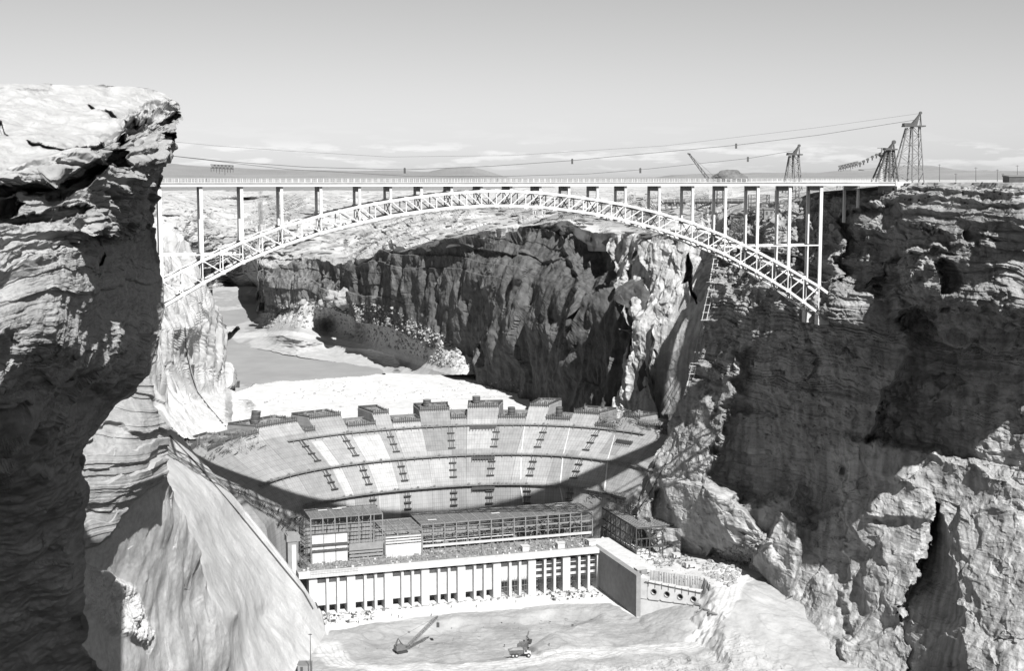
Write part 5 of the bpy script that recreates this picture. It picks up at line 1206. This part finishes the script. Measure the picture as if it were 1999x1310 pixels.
# ---------------- stair ladder on the edge of the right wall, hoist rails on the left slope
def along(pts, off=1.5, n=None):
    out_ = []
    for (x, y) in pts:
        p = land(x, y)
        if p is None: continue
        out_.append(p * (1 - off / p.length))
    return out_
def polyl(pts, k):
    o_ = []
    for (a, b) in zip(pts[:-1], pts[1:]):
        for i in range(k): o_.append((a[0] + (b[0] - a[0]) * i / k, a[1] + (b[1] - a[1]) * i / k))
    return o_ + [pts[-1]]
P_ = along(polyl([(1398, 505), (1388, 565), (1368, 655), (1348, 745), (1342, 768)], 3), 2.5)
t = thing('stairway', 'long steel ladder stair down the edge of the right canyon wall', 'stairway', P_[-1])
for sg in (-1, 1):
    q = MB(); q.line([p + Vector((sg * 1.3, 0, 0)) for p in P_], .22); part(q, 'rail', M_LIGHTP, t)
q = MB()
for a, b in zip(P_[:-1], P_[1:]):
    for k in range(2): c = a.lerp(b, k / 2); q.bar(c - Vector((1.9, 0, 0)), c + Vector((1.9, 0, 0)), .3)
part(q, 'rungs', M_LIGHTP, t)
for lab, pts in (('dark hoist rail on the left slope, the one nearer the dam', [(338, 836), (404, 902), (486, 1000), (562, 1094), (606, 1150), (624, 1188)]), ('dark hoist rail on the left slope, the one further from the dam', [(334, 850), (392, 912), (470, 1004), (545, 1096), (596, 1158), (614, 1190)])):
    P_ = []
    for (x, y) in polyl(pts, 5):
        p = land(x - 3, y)
        if p is not None: P_.append(p * (1 - .9 / p.length))
    if len(P_) > 2: q = MB(); q.line(P_, .45); single(q, 'hoist_rail', M_DARKST, lab, 'rail', P_[0], 'hoist rails on the left slope')
for lab, pts in (('dark pipe hanging down the pale left canyon wall', [(361, 640), (364, 690), (373, 730), (385, 765), (412, 800), (440, 832)]), ('dark pipe on the lower right wall beside the dam end', [(1300, 850), (1280, 900), (1262, 950), (1246, 985)]), ('dark cable lying down the dam end on the right wall', [(1330, 830), (1302, 900), (1270, 960), (1250, 990)])):
    P_ = along(polyl(pts, 4), 1.2)
    if len(P_) > 2: q = MB(); q.line(P_, .4); single(q, 'pipeline', M_DARKST, lab, 'pipe', P_[0])

# ---------------- crane, shovel and lorry in the pit
def crawler(q, L_, Wd, h, x0, y0, z0, rot):
    c_, s_ = math.cos(rot), math.sin(rot)
    def T(x, y, z): return (x0 + x * c_ - y * s_, y0 + x * s_ + y * c_, z0 + z)
    return T
def machine(name, label, cat, p, rot, scale=1.0, boom=None, dark=M_CONCRUST):
    c_, s_ = math.cos(rot), math.sin(rot)
    def T(x, y, z): return (p.x + (x * c_ - y * s_) * scale, p.y + (x * s_ + y * c_) * scale, p.z + z * scale)
    t = thing(name, label, cat, p)
    for sg in (-1, 1):
        q = MB(); ring = [(-2.6, .15), (-2.9, .6), (-2.5, 1.05), (2.5, 1.05), (2.9, .6), (2.6, .15)]
        n = len(ring); v = [T(x, sg * 1.7 - .4, z) for x, z in ring] + [T(x, sg * 1.7 + .4, z) for x, z in ring]
        q.add(v, [tuple(range(n)), tuple(reversed(range(n, 2 * n)))] + [(i, (i + 1) % n, n + (i + 1) % n, n + i) for i in range(n)]); part(q, 'track', M_RUBBER, t)
    q = MB(); q.hexa([T(-3.2, -1.6, 1.25), T(1.8, -1.6, 1.25), T(1.8, 1.6, 1.25), T(-3.2, 1.6, 1.25), T(-3.2, -1.6, 3.7), T(1.4, -1.6, 3.7), T(1.4, 1.6, 3.7), T(-3.2, 1.6, 3.7)])
    q.box(-2.4, 0, -1.0, 1.0, 3.7, 4.1, T); q.tube(T(-2, .8, 4.1), T(-2, .8, 4.9), .15 * scale, 8); q.box(-1, 1, -.9, .9, 1.05, 1.25, T); part(q, 'house', dark, t)
    q = MB(); q.box(1.42, 2.9, -1.6, -.3, 1.3, 3.5, T); part(q, 'cab', dark, t)
    q = MB(); q.box(2.91, 2.95, -1.45, -.45, 2.2, 3.3, T); q.box(1.6, 2.7, -1.64, -1.605, 2.2, 3.3, T); part(q, 'window', M_DARKST, t)
    return t, T
cr = at_z(783, 1272, -228.2); g_ = down(cr.x, cr.y, -150); cr = g_ if g_ else cr
tip = Vector((-36.5, 665.0, cr.z + 14.8)); rotc = math.atan2(tip.y - cr.y, tip.x - cr.x)
t, T = machine('crawler_crane', 'dark crawler crane in the pit with its lattice boom raised to the right', 'crane', cr, rotc)
foot = Vector(T(2.4, 0, 1.4)); q = MB(); side = Vector((-math.sin(rotc), math.cos(rotc), 0))
dirb = (tip - foot).normalized(); upb = side.cross(dirb) * -1
for f0, f1, w0, w1 in ((0, .12, .25, .75), (.12, .88, .75, .75), (.88, 1, .75, .2)):
    a, b = foot.lerp(tip, f0), foot.lerp(tip, f1)
    cs = [(1, 1), (1, -1), (-1, -1), (-1, 1)]
    for i in range(4):
        u0, u1 = cs[i], cs[(i + 1) % 4]
        a_, b_ = a + side * u0[0] * w0 * .8 + upb * u0[1] * w0 * .8, b + side * u0[0] * w1 * .8 + upb * u0[1] * w1 * .8
        c_, d_ = a + side * u1[0] * w0 * .8 + upb * u1[1] * w0 * .8, b + side * u1[0] * w1 * .8 + upb * u1[1] * w1 * .8
        q.bar(a_, b_, .2); lattice(q, a_, b_, c_, d_, 14 if f0 == .12 else 2, .1)
part(q, 'boom', M_CONCRUST, t)
q = MB(); mast = Vector(T(-1.6, 0, 7.2)); q.bar(T(-3, .9, 3.7), mast, .25); q.bar(T(-3, -.9, 3.7), mast, .25); q.bar(T(.6, .9, 3.7), mast, .22); q.bar(T(.6, -.9, 3.7), mast, .22); part(q, 'gantry', M_DARKST, t)
q = MB(); q.line([mast, tip], .06); q.line([tip, tip - Vector((0, 0, 3.4))], .05); part(q, 'wire_rope', M_DARKST, t)
q = MB(); q.box(tip.x - .7, tip.x + .7, tip.y - .6, tip.y + .6, tip.z - 5.6, tip.z - 3.4); part(q, 'bucket', M_DARKST, t)

sv = at_z(1021, 1267, -228.4); g_ = down(sv.x, sv.y, -150); sv = g_ if g_ else sv
t, T = machine('power_shovel', 'dark power shovel digging behind the dump truck', 'excavator', sv, R(65), 1.05)
q = MB(); q.bar(T(2.4, .3, 2), T(7.2, .3, 7), .5 * 1, .7); part(q, 'boom', M_CONCRUST, t)
q = MB(); q.bar(T(4.4, .3, 5.6), T(7.8, .3, 2.6), .35, .5); part(q, 'stick', M_CONCRUST, t)
q = MB(); q.hexa([T(7.2, -.6, 1.0), T(8.9, -.5, 1.0), T(8.9, 1.1, 1.0), T(7.2, 1.2, 1.0), T(7.2, -.6, 2.8), T(9.1, -.6, 2.6), T(9.1, 1.2, 2.6), T(7.2, 1.2, 2.8)]); part(q, 'bucket', M_DARKST, t)

tr = at_z(1014, 1291, -227.5); g_ = down(tr.x, tr.y, -150); tr = g_ if g_ else tr
rot = R(4); c_, s_ = math.cos(rot), math.sin(rot)
def T(x, y, z): return (tr.x + x * c_ - y * s_, tr.y + x * s_ + y * c_, tr.z + z)
t = thing('dump_truck', 'loaded pale dump truck on the haul road in front of the shovel', 'dump truck', tr)
q = MB(); q.box(-4.6, 5.0, -.6, .6, 1.1, 1.6, T); part(q, 'chassis', M_DARKST, t)
q = MB(); q.hexa([T(-4.6, -1.3, 1.62), T(1.7, -1.3, 1.62), T(1.7, 1.3, 1.62), T(-4.6, 1.3, 1.62), T(-5.4, -1.8, 3.3), T(2.0, -1.8, 3.6), T(2.0, 1.8, 3.6), T(-5.4, 1.8, 3.3)]); q.box(2.02, 2.2, -1.8, 1.8, 2.2, 4.0, T); q.box(2.2, 3.6, -1.7, 1.7, 3.8, 4.0, T); part(q, 'dump_body', M_CONCRUST, t)
q = MB(); q.hexa([T(-4.9, -1.5, 3.4), T(1.8, -1.5, 3.62), T(1.8, 1.5, 3.62), T(-4.9, 1.5, 3.4), T(-3, -.7, 4.2), T(.6, -.7, 4.5), T(.6, .7, 4.5), T(-3, .7, 4.2)]); part(q, 'load', M_EARTH if False else M_CONCG, t)
q = MB(); q.box(2.3, 3.7, -1.3, 1.3, 1.65, 3.7, T); part(q, 'cab', M_LIGHTP, t)
q = MB(); q.hexa([T(3.72, -1.0, 1.3), T(5.5, -.9, 1.3), T(5.5, .9, 1.3), T(3.72, 1.0, 1.3), T(3.72, -1.0, 2.6), T(5.4, -.8, 2.3), T(5.4, .8, 2.3), T(3.72, 1.0, 2.6)]); part(q, 'hood', M_LIGHTP, t)
q = MB(); q.box(2.5, 3.5, -1.34, -1.305, 2.5, 3.4, T); q.box(3.705, 3.74, -1.0, 1.0, 2.75, 3.5, T); part(q, 'window', M_DARKST, t)
for x in (-3.1, -1.4, 4.3):
    for y in (-1.55, 1.55):
        q = MB(); q.tube(T(x, y - .35, .95), T(x, y + .35, .95), .95, 16); w_ = part(q, 'wheel', M_RUBBER, t)
        q = MB(); q.tube(T(x, y - .38, .95), T(x, y + .38, .95), .45, 12); part(q, 'rim', M_LIGHTP, w_)

# ---------------- people: one figure, posed standing, shared by all
def make_body():
    bm = bmesh.new(); lay = bm.verts.layers.skin.verify()
    J = {'pel': (0, 0, .95, .15), 'bel': (0, 0, 1.12, .14), 'ch': (0, 0, 1.32, .17), 'nk': (0, 0, 1.48, .06), 'hd': (0, .01, 1.58, .09), 'ht': (0, 0, 1.70, .085)}
    for s_, k in ((-1, 'l'), (1, 'r')):
        J.update({'sh' + k: (s_ * .19, 0, 1.40, .075), 'el' + k: (s_ * .27, .03, 1.13, .05), 'wr' + k: (s_ * .29, -.06, .88, .035), 'ha' + k: (s_ * .29, -.09, .79, .035), 'hp' + k: (s_ * .10, 0, .88, .10), 'kn' + k: (s_ * .13, -.02 * s_, .49, .07), 'an' + k: (s_ * .15, .04, .09, .05), 'to' + k: (s_ * .17, -.13, .04, .04)})
    V = {}
    for k, (x, y, z, r) in J.items(): v = bm.verts.new((x, y, z)); v[lay].radius = (r, r); V[k] = v
    V['pel'][lay].use_root = True
    for a, b in (('pel', 'bel'), ('bel', 'ch'), ('ch', 'nk'), ('nk', 'hd'), ('hd', 'ht')): bm.edges.new((V[a], V[b]))
    for k in 'lr':
        for a, b in (('ch', 'sh' + k), ('sh' + k, 'el' + k), ('el' + k, 'wr' + k), ('wr' + k, 'ha' + k), ('pel', 'hp' + k), ('hp' + k, 'kn' + k), ('kn' + k, 'an' + k), ('an' + k, 'to' + k)): bm.edges.new((V[a], V[b]))
    me = bpy.data.meshes.new('person'); bm.to_mesh(me); bm.free()
    o = bpy.data.objects.new('person', me); COL.objects.link(o); o.modifiers.new('s', 'SKIN'); m = o.modifiers.new('u', 'SUBSURF'); m.levels = 1; m.render_levels = 1
    bpy.context.view_layer.update(); dg = bpy.context.evaluated_depsgraph_get()
    me2 = bpy.data.meshes.new_from_object(o.evaluated_get(dg)); bpy.data.objects.remove(o); me2.materials.clear(); me2.materials.append(M_DARKST); me2.name = 'person'; return me2
body = make_body()
hat = MB(); hat.tube((0, 0, 1.68), (0, 0, 1.70), .15, 14, .14); hat.tube((0, 0, 1.70), (0, 0, 1.80), .12, 14, .06)
hat_me = None
folks = [(778, 1207, 'person in dark work clothes on the white apron, left of the pair below the piers'), (785, 1208, 'person in dark work clothes on the white apron, right of the pair below the piers'), (765, 1204, 'person standing alone just left of the pair on the apron'), (881, 1188, 'person on the apron in front of a wide middle pier'), (930, 1187, 'person on the apron below the scaffolded bays'), (1007, 1177, 'person near the foot of the third wide pier from the wing wall'),
    (985, 1264, 'person standing left of the power shovel in the pit'), (842, 1204, 'person beside the bucket hanging from the crane boom'), (1072, 1262, 'person at the foot of the earth cut right of the shovel'), (1140, 1168, 'person near the corner of the wing wall on the apron'), (700, 1218, 'person among planks at the left end of the apron')]
dn = down
for i, (x, y, lab) in enumerate(folks):
    p = at_z(x, y, -226.0) if y < 1230 else (land(x, y) or at_z(x, y, -228))
    o = bpy.data.objects.new('person', body); COL.objects.link(o); o.location = p; o.rotation_euler = (0, 0, RG.uniform(0, 6.28)); tag(o, lab, 'person', 'workers on the site')
    if hat_me is None: ho = hat.build('hard_hat', M_LIGHTP); hat_me = ho.data; ho.parent = o
    else: ho = bpy.data.objects.new('hard_hat', hat_me); COL.objects.link(ho); ho.parent = o
for tt, lab in ((-121.8, 'person in dark clothes standing on the bridge deck near its left end'), (0.5, 'person in dark clothes standing at the middle of the bridge deck')):
    o = bpy.data.objects.new('person', body); COL.objects.link(o); o.location = BW(tt, -.6, -1.195); o.rotation_euler = (0, 0, TH + .3); tag(o, lab, 'person', 'people on the bridge')

# ---------------- site clutter
def clutter(name, lab, cat, fr, s0_, s1_, d0, d1, z, n, seed, m, big=1.0):
    rg = random.Random(seed); q = MB()
    for _ in range(n):
        s_, d = rg.uniform(s0_, s1_), rg.uniform(d0, d1); k = rg.random()
        if k < .45:
            a_ = rg.uniform(0, 3.14); L_ = rg.uniform(1, 4.5) * big; q.bar(fr(s_, d, z + .15 + rg.random() * .6), fr(s_ + L_ * math.cos(a_), d + L_ * math.sin(a_), z + .15 + rg.random() * .9), .2 * big)
        elif k < .8: w_, h_ = rg.uniform(.4, 1.6) * big, rg.uniform(.3, 1.4) * big; q.box(s_, s_ + w_, d, d + rg.uniform(.4, 1.4) * big, z, z + h_, fr)
        else: q.bar(fr(s_, d, z), fr(s_ + rg.uniform(-.4, .4), d, z + rg.uniform(1, 2.6) * big), .14 * big)
    o_ = q.build(name, m); o_['kind'] = 'stuff'; tag(o_, lab, cat)
clutter('building_material', 'timber, bars and boxes littering the powerhouse deck', 'building material', PW, -13, 150, 3, 23, ZD, 800, 1, M_TIMB)
clutter('building_material', 'pale crates and sheets among the litter on the powerhouse deck', 'building material', PW, -13, 150, 2, 22, ZD, 260, 2, M_LIGHTP, .8)
clutter('building_material', 'planks and steel scattered along the foot of the piers', 'building material', PW, -8, 148, -4, -1.2, ZG, 110, 3, M_TIMB, .9)
clutter('building_material', 'dark planks and drums at the left end of the white apron', 'building material', PW, -6, 22, -18, -3, ZG, 90, 4, M_DARKST, .8)
clutter('building_material', 'heaps of steel and timber on the bench around the bare steel building', 'building material', PW, 158, 196, -38, -14, -206, 230, 5, M_TIMB, .9)
clutter('building_material', 'reinforcing steel and hoses on the apron near the wing wall corner', 'building material', PW, 118, 149, -16, -3, ZG, 70, 6, M_DARKST, .8)
clutter('building_material', 'dark steelwork stacked inside the bare hall frames', 'building material', PW, 58, 156, 26, 46, ZD, 500, 7, M_DARKST, 1.4)
clutter('building_material', 'timber and steel beneath the tall left hall frame', 'building material', PW, -4, 55, 18, 36, ZD, 240, 17, M_DARKST, 1.6)
clutter('building_material', 'timber, drums and cable lying about the pit floor near the haul road', 'building material', PW, 2, 150, -60, -20, ZG - 2.2, 60, 31, M_DARKST, .7)
def XY(x, y, z): return (x, y, z)
def tangle(lab, pts, n, seed, m, big=2.0, zoff=1):
    rg = random.Random(seed); q = MB()
    for _ in range(n):
        x, y = rg.choice(pts); x += rg.uniform(-14, 14); y += rg.uniform(-7, 7); a, z_ = hit(x, y); c = Vector(DP(a, z_, -rg.uniform(.3, 2.5)))
        tan = Vector((math.cos(a), -math.sin(a), 0)); rad = Vector((math.sin(a), math.cos(a), 0)); k = rg.random(); L_ = rg.uniform(2, 7) * big * .6
        if k < .4: q.bar(c - tan * L_ / 2, c + tan * L_ / 2 + Vector((0, 0, rg.uniform(-.4, .4))), .22)
        elif k < .65: q.bar(c, c + rad * L_ + Vector((0, 0, rg.uniform(0, .5))), .22)
        elif k < .85: q.bar(c, c + Vector((0, 0, rg.uniform(1, 3))), .2)
        else: q.bar(c, c + tan * rg.uniform(-3, 3) + Vector((0, 0, rg.uniform(1, 3))), .14)
    o_ = q.build('steelwork', m); o_['kind'] = 'stuff'; tag(o_, lab, 'steelwork')
tangle('tangled pipes and staging on the left end of the dam', [(390, 868), (420, 858), (450, 862), (480, 850), (430, 880), (400, 890), (470, 880), (500, 870)], 150, 1, M_GREYST)
tangle('timber staging and debris along the left toe of the dam', [(470, 960), (500, 985), (530, 1000), (550, 1020), (570, 1010), (560, 1040)], 130, 2, M_DARKST)
tangle('pipes and machinery on the right end of the dam', [(1190, 812), (1215, 806), (1245, 822), (1270, 835), (1225, 825), (1180, 818), (1205, 835)], 120, 3, M_GREYST, 1.6)
tangle('staging at the right toe of the dam behind the steel building', [(1210, 975), (1225, 985), (1235, 995), (1190, 970), (1165, 965)], 90, 4, M_DARKST)

def small_box(name, lab, cat, px, py, z, w, d, h, m, mr_=M_LIGHTP, rot=T2, grp=None, wheels=False):
    p = at_z(px, py, z); c_, s_ = math.cos(rot), math.sin(rot)
    def T(x, y, zz): return (p.x + x * c_ - y * s_, p.y + x * s_ + y * c_, z + zz)
    t = thing(name, lab, cat, p, grp); b0 = .7 if wheels else 0
    q = MB(); q.box(-w / 2, w / 2, 0, d, b0, h, T); part(q, 'body', m, t); q = MB(); q.box(-w / 2 - .2, w / 2 + .2, -.2, d + .2, h + .003, h + .25, T); part(q, 'roof', mr_, t)
    q = MB(); q.box(-w * .3, -w * .1, -.05, -.003, b0 + .2, h * .8, T); part(q, 'door', M_DARKST, t)
    if wheels:
        for x in (-w * .33, w * .33): q = MB(); q.tube(T(x, -.1, .5), T(x, .25, .5), .5, 12); part(q, 'wheel', M_RUBBER, t)
small_box('site_trailer', 'pale site trailer parked by the rock foot right of the steel building', 'trailer', 1349, 1111, -206, 5.5, 3, 3, M_LIGHTP, wheels=True)
small_box('site_trailer', 'small pale trailer between the steel building and the parked trailer', 'trailer', 1322, 1092, -206, 4, 3, 2.8, M_LIGHTP, wheels=True)
small_box('control_hut', 'flat hut on the outer corner of the wing wall', 'hut', 1254, 1122, -205.6, 5.5, 5, 2.6, M_CONCG)
small_box('pit_shed', 'striped shed at the bottom edge of the picture below the left slope', 'shed', 594, 1318, -226, 6.0, 5, 4.6, M_CONCG, M_GREYST, 0)
p = at_z(607, 1325, -226); q = MB(); q.tube(p, p + Vector((0, 0, 21)), .22, 8, .14); t = thing('light_pole', 'tall thin dark pole beside the shed at the bottom left', 'pole', p); part(q, 'pole', M_DARKST, t); q = MB(); q.bar(p + Vector((-.8, 0, 20.6)), p + Vector((.8, 0, 20.6)), .3); part(q, 'crossarm', M_DARKST, t)
rg = random.Random(9)
for i in range(9):
    x, y = 1352 + i * 5.4, 1176 + i * 3.0; p = land(x, y) or at_z(x, y, -222); q = MB(); a_ = rg.uniform(-.5, .2) + (1.2 if i % 3 == 0 else 0); L_ = rg.uniform(2.5, 4)
    e_ = Vector((math.cos(a_), math.sin(a_), 0)) * L_ / 2
    for k in range(4): o_ = Vector((0, .45 * k - .7, .3 + .1 * (k % 2))); q.bar(p - e_ + o_, p + e_ + o_, .3)
    for s_ in (-.6, .6): q.bar(p + e_ * s_ + Vector((0, -.9, .05)), p + e_ * s_ + Vector((0, 1, .05)), .2)
    single(q, 'beam_stack', M_TIMB, 'small stack of dark beams, number %s in the row leading away from the outlet block' % (ords + ['seventh', 'eighth', 'ninth'])[i], 'beams', p, 'stacks of beams by the haul road')
